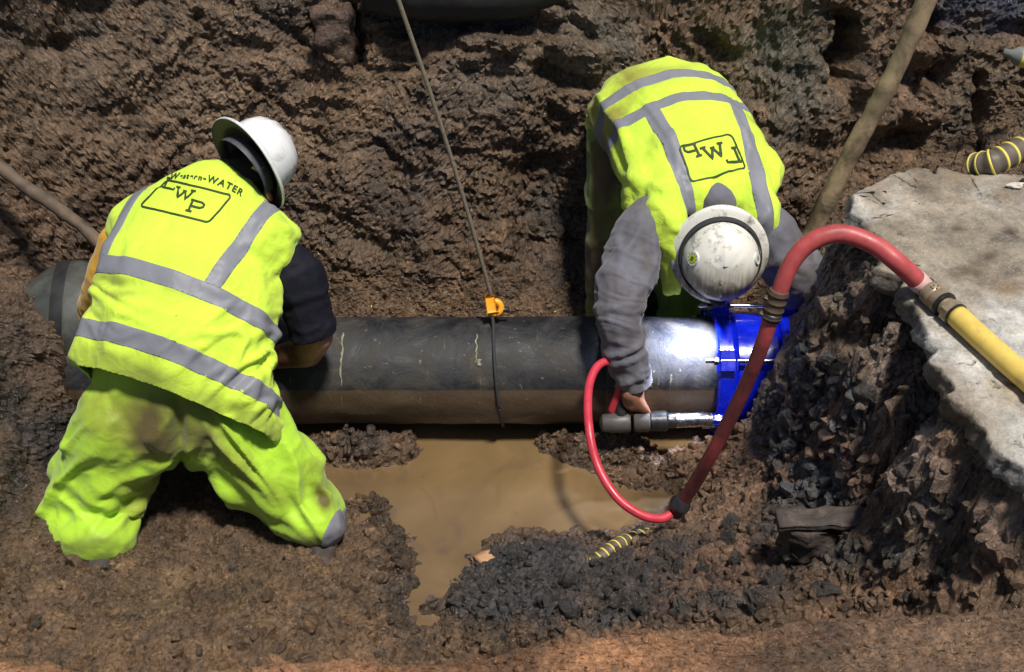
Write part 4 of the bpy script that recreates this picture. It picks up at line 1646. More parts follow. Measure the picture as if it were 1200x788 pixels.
# hard hat with headlamp strap
hatc2 = PB(843, 299, 3.435)
hat2, hf, hs, ha = hard_hat(pb, hatc2, (-CF * .86 - CU * .47 - CX * .04).normalized(), -CU, M['hat_dirty'], r=.115, brim=.148, depth=.133)
strap = lathe('headlamp_strap', [(.1235, .014), (.1215, .036), (.1170, .037), (.1190, .014)], hatc2, ha, 64, close=False, up=hf)
c_, _ = get_co(strap)
loc_ = c_ - np.array(hatc2)
loc_ += np.outer((loc_ @ np.array(hf)) * .055, np.array(hf))
strap.vertices.foreach_set('co', (loc_ + np.array(hatc2)).ravel())
strap.update()
hat_local(hat2, strap, 'headlamp_strap', M['strap'])


def hat_hit(u, v):
    """point and normal on the hat seen at photo pixel"""
    me_ = hat2.data
    return None


def hat_sticker(ang, h, rad, mat, name, out=.0025, sx=1.0, sy=1.0):
    rr_ = [1.0, .985, .95, .86, .70, .48, .24]
    hh_ = [.012, .03, .055, .08, .100, .1135, .1195]
    rf = math.cos(h)

    def at_(f):
        z = float(np.interp(f, rr_[::-1], hh_[::-1])) * .133 / .115
        return hatc2 + (hf * math.cos(ang) * (1 + .07 * math.cos(ang) ** 2) + hs * math.sin(ang)) * (.115 * f) + ha * z
    c = at_(rf)
    tt = (at_(rf - .06) - at_(rf + .06)).normalized()
    side = (hf * -math.sin(ang) + hs * math.cos(ang)).normalized()
    nn = side.cross(tt).normalized()
    if nn.dot(ha) < 0:
        nn = -nn
    t1 = nn.cross(ha).normalized()
    t2 = nn.cross(t1).normalized()
    bm = bmesh.new()
    ring = [bm.verts.new(c + nn * (out) + (t1 * math.cos(k / 28 * 6.283) * sx + t2 * math.sin(k / 28 * 6.283) * sy) * rad) for k in range(28)]
    low = [bm.verts.new(v.co - nn * .006) for v in ring]
    bm.faces.new(ring)
    for k in range(28):
        bm.faces.new((ring[k], ring[(k + 1) % 28], low[(k + 1) % 28], low[k]))
    hat_local(hat2, bm_mesh(name, bm, False), name, mat)
    return c, nn, t1, t2


for ang, h, big in ((-1.95, .62, 1), (1.85, .50, 0)):
    c, nn, t1, t2 = hat_sticker(ang, h, .021 if big else .017, M['white_label'], 'sticker', .0040)
    if big:
        hat_sticker(ang, h, .0145, M['ink'], 'sticker_ring', .0046)
        hat_sticker(ang, h, .0130, M['lime_label'], 'sticker_centre', .0052)
        for k in (-1, 0, 1):
            tb = box('sticker_letter', c + nn * .0058 + t1 * .005 * k, (.0022, .011, .0006), Matrix((t1, t2, nn)).transposed(), 0)
            hat_local(hat2, tb, 'sticker_letter', M['ink'])
        for k in range(10):
            a = k / 10 * 6.283
            tb = box('sticker_letter', c + nn * .0045 + (t1 * math.cos(a) + t2 * math.sin(a)) * .0177, (.0035, .0018, .0006), Matrix((t1, t2, nn)).transposed(), 0)
            hat_local(hat2, tb, 'sticker_letter', M['ink'])
    else:
        for k in range(3):
            tb = box('sticker_letter', c + nn * .0045 + t2 * .006 * (k - 1), (.014, .0018, .0006), Matrix((t1, t2, nn)).transposed(), 0)
            hat_local(hat2, tb, 'sticker_letter', M['grey_band'])
# headlamp on the front of the hat, lit
lampc = hatc2 + hf * .135 + ha * .022
aim = P(798, 411, 3.84)
ld = (aim - lampc).normalized()
hat_local(hat2, lathe('headlamp', [(.0, -.02), (.022, -.018), (.026, -.004), (.026, .012), (.022, .014)], lampc, ld, 24, True), 'headlamp', M['black_rubber'])
spot = bpy.data.lights.new('headlamp_beam', 'SPOT')
spot.energy = 34
spot.color = (.66, .74, 1.0)
spot.spot_size = math.radians(95)
spot.spot_blend = 1.0
spot.shadow_soft_size = .012
so_ = bpy.data.objects.new('headlamp_beam', spot)
COL.objects.link(so_)
so_.location = lampc + ld * .03
so_.rotation_euler = ld.to_track_quat('-Z', 'Y').to_euler()
spot2 = bpy.data.lights.new('headlamp_hotspot', 'SPOT')
spot2.energy = 48
spot2.color = (.80, .85, 1.0)
spot2.spot_size = math.radians(24)
spot2.spot_blend = .9
spot2.shadow_soft_size = .008
s2 = bpy.data.objects.new('headlamp_hotspot', spot2)
COL.objects.link(s2)
s2.location = so_.location
s2.rotation_euler = so_.rotation_euler

# ------------------------------------------------------------------ the pipe and its coupling
PR, PZ, PYY = .172, .18, .095
pr = root('water_main_pipe', (0, PYY, PZ - PR), 'black iron water pipe lying along the trench, half under the muddy water', 'pipe')
n_s = 260
path = [Vector((-2.6 + i * (3.7) / n_s, PYY, PZ)) for i in range(n_s + 1)]
me = tube('barrel', path, PR, 96)
displace(me, lambda c, n: .0035 * fbm(c * np.array([7, 12, 12]), 4, 5))
link('barrel', me, M['pipe'], pr)


def pipe_strip(x, w_, a0, a1, mat, name, out=.0042, wob=.003):
    bm = bmesh.new()
    L, R_ = [], []
    for k in range(17):
        a = math.radians(a0 + (a1 - a0) * k / 16)
        ww = w_ * (.5 + .9 * random.random()) if 0 < k < 16 else w_ * .2
        xx = x + random.uniform(-wob, wob)
        for lst, sx in ((L, -.5), (R_, .5)):
            lst.append(bm.verts.new((xx + sx * ww, PYY - math.cos(a) * (PR + out), PZ + math.sin(a) * (PR + out))))
    for k in range(16):
        bm.faces.new((L[k], R_[k], R_[k + 1], L[k + 1]))
    return link(name, bm_mesh(name, bm), mat, pr)


for x, w_, a0, a1 in ((-.525, .006, 26, 84), (-.11, .004, 48, 82), (-.10, .010, 46, 53), (.43, .004, 24, 36), (.49, .005, 28, 38)):
    pipe_strip(x, w_, a0, a1, M['pale_paint'], 'paint_mark')
# bell joint on the barrel below the right worker's arm
link('joint_collar', lathe('joint_collar', [(PR, -.02), (PR + .012, -.015), (PR + .014, .02), (PR + .004, .05), (PR, .05)], Vector((.31, PYY, PZ)), (1, 0, 0), 64, False), M['pipe'], pr)

cp = root('pipe_coupling', (.80, PYY, PZ - .19), 'bright blue bolted pipe coupling clamped round the black pipe at the right', 'pipe coupling')
cx0 = .633
axx = Vector((1, 0, 0))
cc = Vector((cx0, PYY, PZ))
link('end_ring', sharpen(lathe('end_ring', [(PR + .002, 0), (.196, 0), (.201, .005), (.201, .046), (.195, .052), (.18, .054)], cc, axx, 72, False)), M['blue'], cp)
link('sleeve_body', sharpen(lathe('sleeve_body', [(.18, .052), (.183, .058), (.190, .066), (.190, .188), (.184, .196), (.18, .202)], cc, axx, 72, False)), M['blue'], cp)
link('end_ring', sharpen(lathe('end_ring', [(.18, .200), (.195, .202), (.201, .208), (.201, .250), (.196, .256), (PR + .002, .256)], cc, axx, 72, False)), M['blue'], cp)
for k in range(6):
    a = math.radians(49 + 60 * k)
    rad = .214
    c = Vector((cx0, PYY - math.cos(a) * rad, PZ + math.sin(a) * rad))
    nrm = Vector((0, -math.cos(a), math.sin(a)))
    tan = axx.cross(nrm)
    R_ = Matrix((axx, tan, nrm)).transposed()
    for dx in (.024, .232):
        link('bolt_lug', box('bolt_lug', c + axx * dx - nrm * .004, (.046, .05, .034), R_, .007), M['blue'], cp)
    bo = link('bolt', sharpen(lathe('bolt', [(0, -.045), (.0075, -.044), (.0075, .278), (0, .279)], c + nrm * .006, axx, 14, False)), M['steel'], cp)
    for dx in (-.012, .262):
        link('nut', sharpen(lathe('nut', [(0, -.006), (.0135, -.006), (.0135, .007), (0, .007)], c + nrm * .006 + axx * dx, axx, 6, False), 20), M['steel'] if dx > 0 else M['dark_steel'], bo)

# ------------------------------------------------------------------ pneumatic wrench in the right worker's hand
tl = root('impact_wrench', tuple(P(790, 505, 3.79)), 'grey air wrench with a long chrome socket, held against the blue coupling', 'wrench')
tA_, tB_ = P(706, 496, 3.80), P(846, 491, 3.79)
ta = (tB_ - tA_).normalized()
TL = (tB_ - tA_).length


def tl_part(name, prof, s, mat, seg=28):
    return link(name, sharpen(lathe(name, prof, tA_ + ta * (TL * s), ta, seg, True)), mat, tl)


tl_part('rear_casing', [(.010, -.01), (.026, 0), (.032, .03), (.034, .075), (.030, .085)], .0, M['grey_plastic'])
tl_part('front_casing', [(.028, 0), (.032, .006), (.033, .045), (.029, .05)], .26, M['grey_plastic'])
tl_part('nose_ring', [(.026, 0), (.031, .004), (.032, .05), (.026, .056)], .395, M['dark_steel'])
tl_part('drive_ring', [(.022, 0), (.024, .002), (.024, .025), (.022, .028)], .545, M['dark_steel'])
tl_part('socket', [(.021, 0), (.0235, .003), (.0235, .098), (.0215, .103), (.0215, .112), (.017, .114)], .61, M['steel'])
tl_part('blue_nut', [(.016, 0), (.017, .02), (.015, .03)], .92, M['blue'], 6)
hnd = [P(728, 496, 3.80), P(728, 472, 3.78), P(726, 446, 3.77)]
link('grip', tube('grip', catmull(hnd, 10), lambda t: .018 + .003 * math.sin(t * 9), 14), M['black_rubber'], tl)

# ------------------------------------------------------------------ concrete slab
SZ = 1.0
OUT = [(990, 224), (1002, 216), (1018, 212), (1040, 200), (1062, 196), (1100, 198), (1135, 197), (1165, 201), (1200, 199), (1300, 197), (1700, 190), (1900, 500), (1700, 790), (1400, 690), (1300, 640), (1230, 585), (1190, 545), (1165, 520),
       (1140, 492), (1118, 470), (1110, 448), (1094, 428), (1088, 400), (1082, 380), (1062, 352), (1050, 330), (1036, 310), (1034, 290), (1024, 272), (1006, 258), (1000, 243)]
op = [Vector(Z(a, b_, SZ)) for a, b_ in OUT]
pts = []
for a, b_ in zip(op, op[1:] + op[:1]):
    k = max(1, int((b_ - a).length / .008))
    pts += [a.lerp(b_, i / k) for i in range(k)]
pa_ = np.array([tuple(p) for p in pts])
nxt = np.roll(pa_, -1, 0) - np.roll(pa_, 1, 0)
on = np.stack([nxt[:, 1], -nxt[:, 0], nxt[:, 0] * 0], 1)
on /= np.linalg.norm(on, axis=1)[:, None]
ctr_ = pa_.mean(0)
if ((pa_ - ctr_) * on).sum() < 0:
    on = -on
arc_ = np.concatenate([[0], np.cumsum(np.linalg.norm(np.diff(pa_, axis=0), axis=1))])
_r = np.random.default_rng(5)
kn = np.cumsum(_r.uniform(.012, .075, 400))
jag = np.interp(arc_, kn, _r.uniform(-.030, .022, 400)) + .012 * fbm(pa_ * 9, 2, 3) + .006 * fbm(pa_ * 60, 2, 4)
rows = []
for ins, z in ((-.09, 0.0), (-.05, 0.0), (-.020, -.001), (-.006, -.003), (0, -.008), (.004, -.022), (.004, -.036), (.006, -.05), (-.002, -.065), (-.02, -.08), (-.05, -.09)):
    r = pa_ + on * (jag + ins)[:, None]
    r[:, 2] = SZ + z
    if z < -.01:
        k = .016 * fbm(r * 19, 4, 5) + .012 * fbm(r * 60, 2, 6)
        r += on * k[:, None]
    else:
        r[:, 2] += .002 * fbm(r * 12, 2, 8)
    rows.append(r)
npts = len(pa_)
bm = bmesh.new()
RV = [[bm.verts.new(p) for p in r] for r in rows]
for A, Bq in zip(RV, RV[1:]):
    for k in range(npts):
        k2 = (k + 1) % npts
        bm.faces.new((A[k], A[k2], Bq[k2], Bq[k]))
# top as a fine grid inside the outline
from mathutils.geometry import delaunay_2d_cdt
inner_ring = rows[0]
gxx = np.concatenate([np.arange(.7, 1.75, .013), np.arange(1.76, 3.0, .08)])
gyy = np.arange(-1.3, .3, .013)
pin = []
ring2 = inner_ring[:, :2]


def inside_many(P2, poly):
    c = np.zeros(len(P2), bool)
    j = len(poly) - 1
    for i in range(len(poly)):
        xi, yi = poly[i]
        xj, yj = poly[j]
        c ^= ((yi > P2[:, 1]) != (yj > P2[:, 1])) & (P2[:, 0] < (xj - xi) * (P2[:, 1] - yi) / (yj - yi + 1e-12) + xi)
        j = i
    return c


G2 = np.stack(np.meshgrid(gxx, gyy), -1).reshape(-1, 2)
G2 = G2[inside_many(G2, ring2)]
near_edge = np.array([np.min(np.sum((ring2 - g) ** 2, 1)) for g in G2]) > .012 ** 2
G2 = G2[near_edge]
allp = [Vector(p) for p in np.vstack([ring2, G2])]
edges = [(i, (i + 1) % npts) for i in range(npts)]
res = delaunay_2d_cdt(allp, edges, [], 1, 1e-5)
cz_ = np.array([[c.x, c.y, .3] for c in res[0]])
zt_ = .005 * perlin(cz_ * 6, 3) + .004 * fbm(cz_ * 24, 3, 5) - .006 * sstep(.25, .5, fbm(cz_ * 13, 3, 9))
vmap = {}
for i, co in enumerate(res[0]):
    src = res[3][i]
    if src and src[0] < npts:
        vmap[i] = RV[0][src[0]]
    else:
        zz = SZ + float(zt_[i])
        vmap[i] = bm.verts.new((co.x, co.y, zz))
for f in res[2]:
    try:
        bm.faces.new([vmap[i] for i in f])
    except ValueError:
        pass
me = bm_mesh('concrete_slab', bm)
co, nn_ = get_co(me)
uu, vv, _d = proj(co)
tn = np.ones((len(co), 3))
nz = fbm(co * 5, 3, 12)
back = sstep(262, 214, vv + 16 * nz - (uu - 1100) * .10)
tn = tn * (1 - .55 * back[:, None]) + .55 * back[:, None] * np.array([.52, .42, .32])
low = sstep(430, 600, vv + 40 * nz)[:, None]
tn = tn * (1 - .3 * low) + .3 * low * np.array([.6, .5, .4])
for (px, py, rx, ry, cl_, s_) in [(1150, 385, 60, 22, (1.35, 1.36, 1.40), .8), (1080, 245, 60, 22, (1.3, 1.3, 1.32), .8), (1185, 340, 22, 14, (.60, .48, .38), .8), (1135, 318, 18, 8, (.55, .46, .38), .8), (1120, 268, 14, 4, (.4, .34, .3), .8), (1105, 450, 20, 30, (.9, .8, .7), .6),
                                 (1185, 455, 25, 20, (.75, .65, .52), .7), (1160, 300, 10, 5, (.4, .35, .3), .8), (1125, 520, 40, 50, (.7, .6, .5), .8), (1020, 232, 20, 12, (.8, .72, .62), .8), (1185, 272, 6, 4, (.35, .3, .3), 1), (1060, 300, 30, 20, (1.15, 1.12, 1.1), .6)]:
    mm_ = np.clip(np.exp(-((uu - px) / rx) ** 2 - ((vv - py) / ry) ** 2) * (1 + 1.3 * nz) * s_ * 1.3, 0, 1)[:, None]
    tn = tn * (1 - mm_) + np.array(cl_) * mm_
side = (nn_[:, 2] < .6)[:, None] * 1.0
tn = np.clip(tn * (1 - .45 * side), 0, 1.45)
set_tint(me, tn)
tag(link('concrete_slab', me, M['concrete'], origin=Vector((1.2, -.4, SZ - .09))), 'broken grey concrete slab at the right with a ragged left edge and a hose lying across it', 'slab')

# ------------------------------------------------------------------ hoses
def ferrule(name, p, d_, r, L, mat, parent, ribs=3, seg=20):
    prof = [(r * .75, -L / 2), (r, -L / 2 + .002)]
    for k in range(ribs):
        x = -L / 2 + L * (k + .5) / ribs
        prof += [(r, x - L / ribs * .3), (r * 1.12, x), (r, x + L / ribs * .3)]
    prof += [(r, L / 2 - .002), (r * .75, L / 2)]
    return link(name, sharpen(lathe(name, prof, p, d_, seg, True)), mat, parent)


hz = [P(792, 598, 3.50), P(812, 570, 3.42), P(838, 525, 3.30), P(868, 465, 3.17), P(893, 405, 3.06), P(910, 352, 2.99), P(928, 308, 2.95), P(952, 283, 2.93), P(985, 274, 2.92), P(1022, 286, 2.91), P(1052, 308, 2.89), Z(1080, 334, SZ + .030)]
hp = catmull(hz, 90)
rh = root('red_air_hose', tuple(hz[0]), 'thick red air hose arching from the mud bank over the slab edge to a fitting', 'hose')
hme = tube('hose_tube', hp, lambda t: .0188 + .0042 * float(sstep(.3, .75, t)), 22)
stain_and_shade(hme, [(800, 590, 60, 60, 0, (.35, .5, .5), .9), (850, 490, 60, 60, 0, (.5, .7, .7), .7), (890, 410, 40, 50, 0, (.5, .7, .7), .7)])
link('hose_tube', hme, M['red_hose'], rh)
link('end_fitting', lathe('end_fitting', [(.02, -.03), (.026, -.025), (.026, .0), (.030, .004), (.030, .016), (.024, .02), (.022, .045)], P(795, 594, 3.49), (P(812, 570, 3.42) - hz[0]).normalized(), 20), M['dark_steel'], rh)
dC = (P(918, 330, 2.97) - P(903, 378, 3.03)).normalized()
ki = min(range(len(hp)), key=lambda i: (hp[i] - P(909, 356, 3.0)).length)
pc = hp[ki]
jn = ferrule('joint_fitting', pc, dC, .0235, .085, M['muddy_brass'], rh, 4)
for k in (-1, 1):
    a = pc + dC * .022 * k
    link('clamp_lug', box('clamp_lug', a - CX * .025, (.014, .012, .012), rotR(30), .003), M['muddy_brass'], jn)
link('joint_clamp', lathe('joint_clamp', [(.020, -.010), (.0245, -.009), (.0245, .009), (.020, .010)], hp[ki - 2], dC, 24), M['dark_steel'], rh)
dF = (hp[-1] - hp[-4]).normalized()
link('pale_sleeve', lathe('pale_sleeve', [(.0232, -.018), (.0248, -.016), (.0248, .014), (.0235, .016)], hp[-1] - dF * .006, dF, 24), M['pale_band'], rh)

yh = root('yellow_air_hose', tuple(Z(1140, 400, SZ)), 'yellow air hose with a brass coupling lying across the concrete slab', 'hose')
f0 = hp[-1] + dF * .008
f1 = Z(1121, 370, SZ + .028)
fdir = (f1 - f0).normalized()
FL = (f1 - f0).length


def yp(name, prof, s, mat, seg=24):
    return link(name, sharpen(lathe(name, prof, f0 + fdir * FL * s, fdir, seg)), mat, yh)


def seg_(name, s0, s1, prof, mat, n=24):
    """turned piece between fractions s0..s1 of the fitting; prof heights 0..1"""
    return link(name, sharpen(lathe(name, [(r_ * 1.14, h_ * (s1 - s0) * FL) for r_, h_ in prof], f0 + fdir * FL * s0, fdir, n)), mat, yh)


seg_('dark_collar', .0, .05, [(.017, 0), (.0235, .05), (.0235, .95), (.017, 1)], M['dark_steel'])
seg_('swivel_neck', .045, .16, [(.016, 0), (.019, .2), (.019, .8), (.016, 1)], M['brass'])
cpb = seg_('coupling_body', .155, .60, [(.019, 0), (.0255, .06), (.0260, .5), (.0245, .55), (.0260, .6), (.0260, .94), (.020, 1)], M['brass'])
seg_('dark_collar', .595, .65, [(.018, 0), (.0275, .05), (.0275, .95), (.018, 1)], M['dark_steel'])
seg_('swivel_neck', .645, .76, [(.016, 0), (.0195, .2), (.0195, .8), (.016, 1)], M['brass'])
seg_('hex_nut', .755, .965, [(.019, 0), (.0265, .1), (.0265, .9), (.020, 1)], M['brass'], 6)
seg_('dark_collar', .96, 1.0, [(.019, 0), (.0255, .05), (.0255, .95), (.019, 1)], M['dark_steel'])
for k in range(5):
    hp_ = f0 + fdir * (FL * .30 + .006 * (k % 3)) + ((-CF - fdir * (-CF).dot(fdir)).normalized() * math.cos(.25 * (k // 2)) + fdir.cross(CF).normalized() * math.sin(.25 * (k // 2))) * .0299
    link('hole', lathe('hole', [(.0018, -.002), (.0018, .0014)], hp_, (CU * .6 - CF * .8), 8), M['black_rubber'], cpb)
ypth = catmull([f1, Z(1150, 397, SZ + .0265), Z(1200, 441, SZ + .0262), Z(1260, 490, SZ + .0262), Z(1360, 545, SZ + .0262), Z(1500, 590, SZ + .0262)], 60)
link('hose_tube', tube('hose_tube', ypth, .0262, 24), M['yellow_hose'], yh)

wh = [P(716, 484, 3.80), P(728, 446, 3.74), P(716, 425, 3.70), P(700, 430, 3.67), P(690, 455, 3.62), P(690, 500, 3.54), P(700, 545, 3.51), P(722, 582, 3.48), P(750, 603, 3.47), P(775, 608, 3.48), P(792, 598, 3.50)]
tag(link('whip_hose', tube('whip_hose', catmull(wh, 90), .0128, 16), M['red_thin']), 'thin bright red hose looping from the wrench down over the puddle', 'hose')


def suction(pts, r, label, seed, pitch=.052, n=110, ph=0):
    rt = root('ribbed_suction_hose', tuple(pts[0]), label, 'hose')
    path = catmull(pts, n)
    L = sum((a - b_).length for a, b_ in zip(path, path[1:]))
    link('hose_tube', tube('hose_tube', path, lambda t: r * (1 - .07 * math.cos(t * L / pitch * 2 * math.pi)), 24), M['suction'], rt)
    fr = frames(path)
    for i in range(int(L / pitch)):
        t = (i + .5) * pitch / L * n
        k = min(int(t), n - 1)
        link('yellow_ring', lathe('yellow_ring', [(r * .98, -r * .12), (r * 1.07, -r * .10), (r * 1.10, 0), (r * 1.07, r * .10), (r * .98, r * .12)], path[k], fr[k][0], 24, False), M['suction_stripe'], rt)
    return rt


suction([Z(1140, 196, SZ - .02), Z(1165, 190, SZ + .02), Z(1195, 176, SZ + .035), Z(1240, 158, SZ + .04), Z(1330, 140, SZ + .04)], .035, 'grey ribbed hose with yellow rings at the back corner of the slab', 1)
suction([P(676, 688, 3.56), P(694, 664, 3.475), P(714, 646, 3.485), P(738, 633, 3.56), P(768, 626, 3.68)], .021, 'muddy ribbed hose with yellow rings poking out of the dark heap by the puddle', 2, pitch=.030)

# ------------------------------------------------------------------ rope, hook and sling on the pipe
topp = Vector((-.065, PYY, PZ + PR))
hk = P(577, 352, 3.87)
far_ = P(465, 0, 3.32)
rp = [hk + (far_ - hk) * t for t in np.linspace(0, 1.9, 60)]
rp = [p + Vector((.012 * math.sin(i * .09), 0, -.0)) for i, p in enumerate(rp)]
tag(link('lifting_rope', tube('lifting_rope', rp, .0062, 10), M['rope']), 'thin tan rope running from the orange hook up past the top of the picture', 'rope')
hr_ = root('sling_hook', tuple(hk - Vector((0, 0, .05))), 'small orange hook on top of the pipe at the end of the rope', 'hook')
hb = []
for k in range(15):
    a = math.radians(100 - k * 19)
    hb.append(hk + CX * (.008 + .020 * math.cos(a)) + CU * (-.024 + .020 * math.sin(a)) - CF * .003)
link('hook_body', tube('hook_body', hb, lambda t: .0115 - .004 * t, 12), M['hook'], hr_)
link('hook_block', box('hook_block', hk - CU * .014 - CX * .004, (.030, .052, .026), rotR(-8), .007), M['hook'], hr_)
link('pin', lathe('pin', [(.006, -.03), (.009, -.028), (.009, .028), (.006, .03)], hk - CU * .03 + CX * .025, CX, 12), M['dark_steel'], hr_)
link('eye', lathe('eye', [(.006, -.012), (.010, -.01), (.010, .012), (.006, .014)], hk + CU * .006, CU, 14), M['dark_steel'], hr_)
sl = []
for k in range(41):
    a = 2 * math.pi * k / 40
    r_ = PR + .006
    x = -.058 + .030 * (1 - math.sin(a)) * .5 * (1.2) * 1.0
    sl.append(Vector((x, PYY - math.cos(a) * r_, PZ + math.sin(a) * r_)))
slp = [hk - CU * .04] + sl[9:] + sl[:9]
slp = [hk - CU * .045] + [s for s in sl[10::-1]] + [s for s in sl[:10:-1]]
tag(link('sling_loop', tube('sling_loop', catmull(slp, 120), .0055, 10), M['strap']), 'dark cord looped round the black pipe under the orange hook', 'sling')

# ------------------------------------------------------------------ poles
def pole(pts, r0, r1, mat, name, label, seed, cat='pole'):
    path = catmull(pts, 60)
    me = tube(name, path, lambda t: r0 + (r1 - r0) * t + .0015 * math.sin(t * 37 + seed) + .001 * math.sin(t * 91), 18, rough=.006, seed=seed)
    return tag(link(name, me, mat), label, cat)


pole([P(1112, -60, 3.45), P(1048, 85, 3.68), P(1000, 175, 3.84), P(950, 275, 4.02), P(935, 305, 4.07)], .028, .031, M['timber'], 'timber_pole', 'long round timber pole leaning against the back wall of the trench beside the bent worker', 3)
pole([P(-60, 148, 3.78), P(0, 196, 3.78), P(60, 240, 3.80), P(112, 279, 3.82), P(170, 325, 3.84)], .021, .020, M['timber_dark'], 'shovel_handle', 'muddy round wooden handle sticking out behind the kneeling worker on the left', 5, 'handle')

# curved galvanised sheet behind the left worker
gr = root('metal_bucket', tuple(P(80, 340, 3.80)), 'dull grey metal bucket with a dark band, half buried behind the kneeling worker', 'bucket')
bc = Vector(Z(78, 350, .44)) + Vector((0, .06, -.13))
baxis = (CX * .97 + CF * .22 - CU * .04).normalized()


def arcshell(name, x0, x1, r, mat, thick=.004, parent=gr):
    prof = [(r(x0), x0)]
    for k in range(1, 25):
        x = x0 + (x1 - x0) * k / 24
        prof.append((r(x), x))
    prof += [(r(x1) - thick, x1), (r(x0) - thick, x0)]
    return link(name, lathe(name, prof, bc, baxis, 56, False), mat, parent)


rb = lambda x: .20 * math.sqrt(max(1 - ((x - .06) / .26) ** 2, .004))
arcshell('bucket_wall', -.199, .14, rb, M['galv'])
arcshell('dark_band', -.075, -.035, lambda x: rb(x) + .004, M['black_rubber'], .008)

# ------------------------------------------------------------------ things at the top of the wall, on the slab and in the rubble
bp = root('old_black_pipe', tuple(P(540, 20, 4.2)), 'old black pipe crossing the top of the dug wall, mostly in shade', 'pipe')
link('barrel', tube('barrel', catmull([P(430, -22, 4.10), P(480, -16, 4.10), P(540, -12, 4.12), P(600, -14, 4.14), P(650, -26, 4.18)], 30), lambda t: .095 + .012 * math.sin(t * 3.1), 32, rough=.01), M['black_rubber'], bp)

bt = root('plastic_bottle', tuple(P(1190, 72, 4.0)), 'small crushed plastic bottle with a yellow label at the top right edge', 'bottle')
bq = P(1180, 62, 4.02)
bd = (CX * .95 - CU * .3 - CF * .1).normalized()
link('bottle_shell', lathe('bottle_shell', [(.0, -.012), (.012, -.012), (.013, .01), (.030, .03), (.032, .05), (.032, .14), (.028, .15), (0, .15)], bq, bd, 24, False), M['clear_plastic'], bt)
link('label', lathe('label', [(.0325, .045), (.0330, .047), (.0330, .095), (.0325, .097)], bq, bd, 24, False), M['yellow_tag'], bt)


def stone(p, size, mat, label, cat='stone', seed=1, ang=0.0, name='stone', group=None, sub=3, flat=False, rot=None):
    v, f = clod_shape(sub, seed, ang)
    v = v * np.array(size)
    v = v @ np.array(rot).T if rot is not None else v
    v = v + np.array(p)
    me = mesh_np(name, v, f, not flat)
    return tag(link(name, me, mat), label, cat, group)


def surf_at(px, py):
    """terrain point seen at a photo pixel"""
    k = np.argmin((U1 - px) ** 2 + (V1 - py) ** 2 + np.where(inner, 0, 1e9) + np.where(D1 > 4.6, 1e6, 0) + (D1 - D1.min()) * 0.5)
    return Vector(Pd[k]), Vector(Nd[k]), k


p, n, _ = surf_at(940, 657)
stone(p + n * .012, (.030, .024, .026), M['pebble_orange'], 'smooth round orange stone in front of the rusty plate', seed=33)
stone(Z(1187, 217, SZ + .008), (.024, .014, .014), M['pebble_white'], 'small white stone on the slab near the ribbed hose', seed=35, ang=.6)
p, n, _ = surf_at(964, 577)
stone(p + n * .01, (.014, .014, .016), M['pebble_white'], 'small white stone on top of the dark stone heap', seed=36, ang=.5)
p, n, _ = surf_at(577, 655)
stone(p + n * .005, (.052, .03, .028), M['pebble_orange'], 'rounded brown stone on top of the dark heap by the puddle', seed=37)
for (px, py, s_, sd, lab) in [(1200, 212, .014, 51, 'dark bit of grit on the slab beside the white stone'),]:
    stone(Z(px, py, SZ + .006), (s_, s_ * .8, s_ * .7), M['rust'], lab, seed=sd, ang=.8)

# rusty plate and the wedge under it
pl = root('iron_box_cover', tuple(P(975, 640, 3.05)), 'rusty black iron box edge with a flat lip sticking out of the rubble', 'iron box')
pe = surf_at(975, 600)[0]
dpl = (pe - CAM).dot(CF)
c0 = P(976, 618, dpl - .10)
RX = Matrix((Vector((1, .03, -.02)).normalized(), Vector((-.03, 1, 0)).normalized(), Vector((.02, 0, 1)).normalized())).transposed()


def rough_box(name, c, size, seed, amp, parent=None, mat=None, R=RX, sub=5):
    bm = bmesh.new()
    bmesh.ops.create_cube(bm, size=1)
    bmesh.ops.subdivide_edges(bm, edges=list(bm.edges), cuts=sub, use_grid_fill=True)
    bmesh.ops.subdivide_edges(bm, edges=list(bm.edges), cuts=1, use_grid_fill=True)
    for v in bm.verts:
        v.co = Matrix.Identity(3) @ Vector((v.co.x * size[0], v.co.y * size[1], v.co.z * size[2]))
        v.co = R @ v.co + Vector(c)
    me = bm_mesh(name, bm)
    displace(me, lambda c_, n_: amp * fbm(c_ * 16, 3, seed) + amp * .4 * fbm(c_ * 50, 2, seed))
    return link(name, me, mat or M['rust'], parent)


rough_box('top_lip', c0 + Vector((0, -.02, .055)), (.30, .06, .014), 3, .008, pl)
rough_box('front_wall', c0 + Vector((.01, -.01, -.02)), (.26, .08, .11), 5, .022, pl)
rough_box('corner_strap', c0 + Vector((.125, -.045, -.005)), (.03, .03, .08), 7, .008, pl)
stone(c0 + Vector((-.005, -.075, -.035)), (.036, .03, .052), M['rust'], 'pointed dark stone wedged under the rusty iron box', seed=61, ang=.7)

# blocks of dug clay in the wall
for (px, py, sx, sz, sd, lab) in [(394, 42, .058, .10, 71, 'upright brown clay block between two cracks at the top of the wall')]:
    p, n, k = surf_at(px, py)
    o = rough_box('clay_block', p - n * .02, (sx * 2, .10, sz * 2), sd, .02, None, M['mud'], Matrix.Identity(3))
    set_tint(o.data, np.tile([.10, .058, .038], (len(o.data.vertices), 1)))
    tag(o, lab, 'clay block')

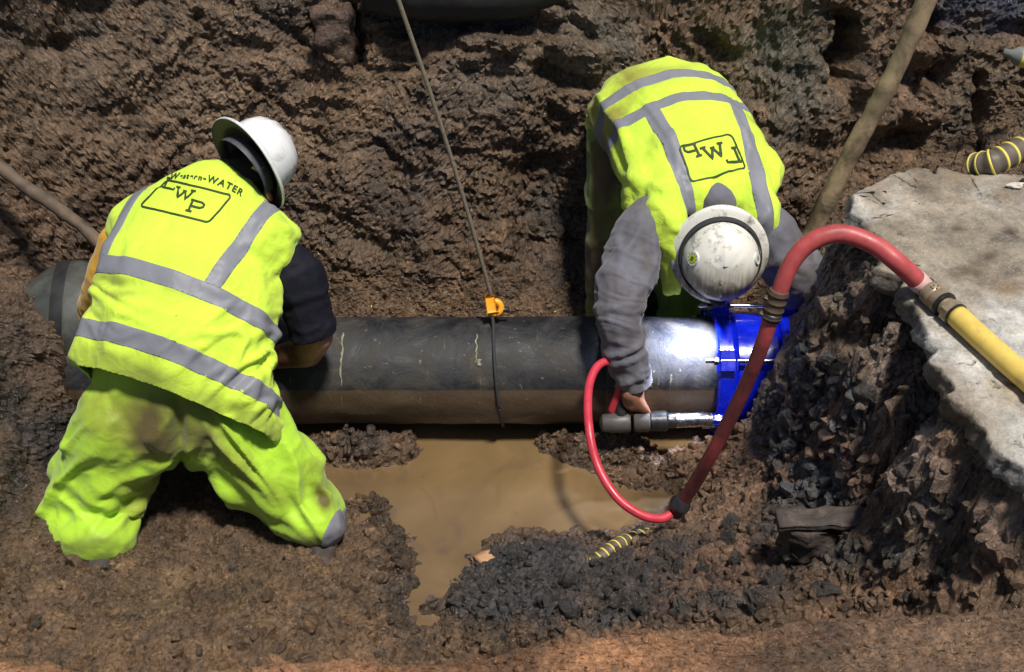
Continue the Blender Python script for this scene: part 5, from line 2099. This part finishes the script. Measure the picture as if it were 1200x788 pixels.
# larger rubble chunks, one object each
r = np.random.default_rng(99)


def chunks(region, num, s0, s1, label, group, mat, name, seed, col=None, ang=.9, flat=True):
    cand = np.where(region & inner)[0]
    got, tries = [], 0
    base_ = [mesh_np(name, clod_shape(3, seed + k, ang)[0], ICO[3][1], not flat) for k in range(5)]
    for b_ in base_:
        b_.materials.append(mat)
        if mat in (M['rubble'], M['mud']):
            set_tint(b_, np.tile(col if col is not None else [.06, .05, .045], (len(b_.vertices), 1)))
    while len(got) < num and tries < 5000:
        tries += 1
        k = r.choice(cand)
        s = s0 + (s1 - s0) * r.random() ** 1.5
        if any((Vector(Pd[k]) - g).length < (s + sg) * .8 for g, sg in got):
            continue
        got.append((Vector(Pd[k]), s))
        o = bpy.data.objects.new(name, base_[r.integers(5)])
        COL.objects.link(o)
        o.location = Vector(Pd[k]) + Vector(Nd[k]) * s * .15
        o.rotation_euler = r.uniform(0, 6.28, 3)
        o.scale = (s, s * r.uniform(.75, 1.1), s * r.uniform(.6, .95))
        tag(o, label, 'rubble', group)


chunks(m_dark & dry, 22, .018, .042, 'grey black angular chunk in the crushed stone heap under the slab edge', 'chunks in the crushed stone heap', M['rubble'], 'stone_chunk', 300, [.070, .072, .080])
chunks(m_rub & dry & ~m_dark, 26, .016, .046, 'dark brown angular chunk in the rubble along the near bank', 'chunks in the rubble along the near bank', M['rubble'], 'stone_chunk', 320, [.062, .050, .044])
chunks(m_mound & (Pd[:, 2] > .02), 12, .016, .034, 'dark soil lump in the heap in front of the puddle', 'lumps in the heap by the puddle', M['rubble'], 'soil_lump', 340, [.045, .04, .042], .4, False)
chunks(m_left & dry & (V1 > 655), 10, .014, .036, 'wet brown mud lump on the ground below the kneeling worker', 'mud lumps below the kneeling worker', M['mud'], 'mud_lump', 360, [.075, .055, .036], .2, False)
chunks(m_bank & dry, 16, .016, .050, 'brown broken lump in the crumbling bank beside the slab', 'lumps in the crumbling bank', M['rubble'], 'bank_lump', 380, [.11, .08, .065], .7, True)
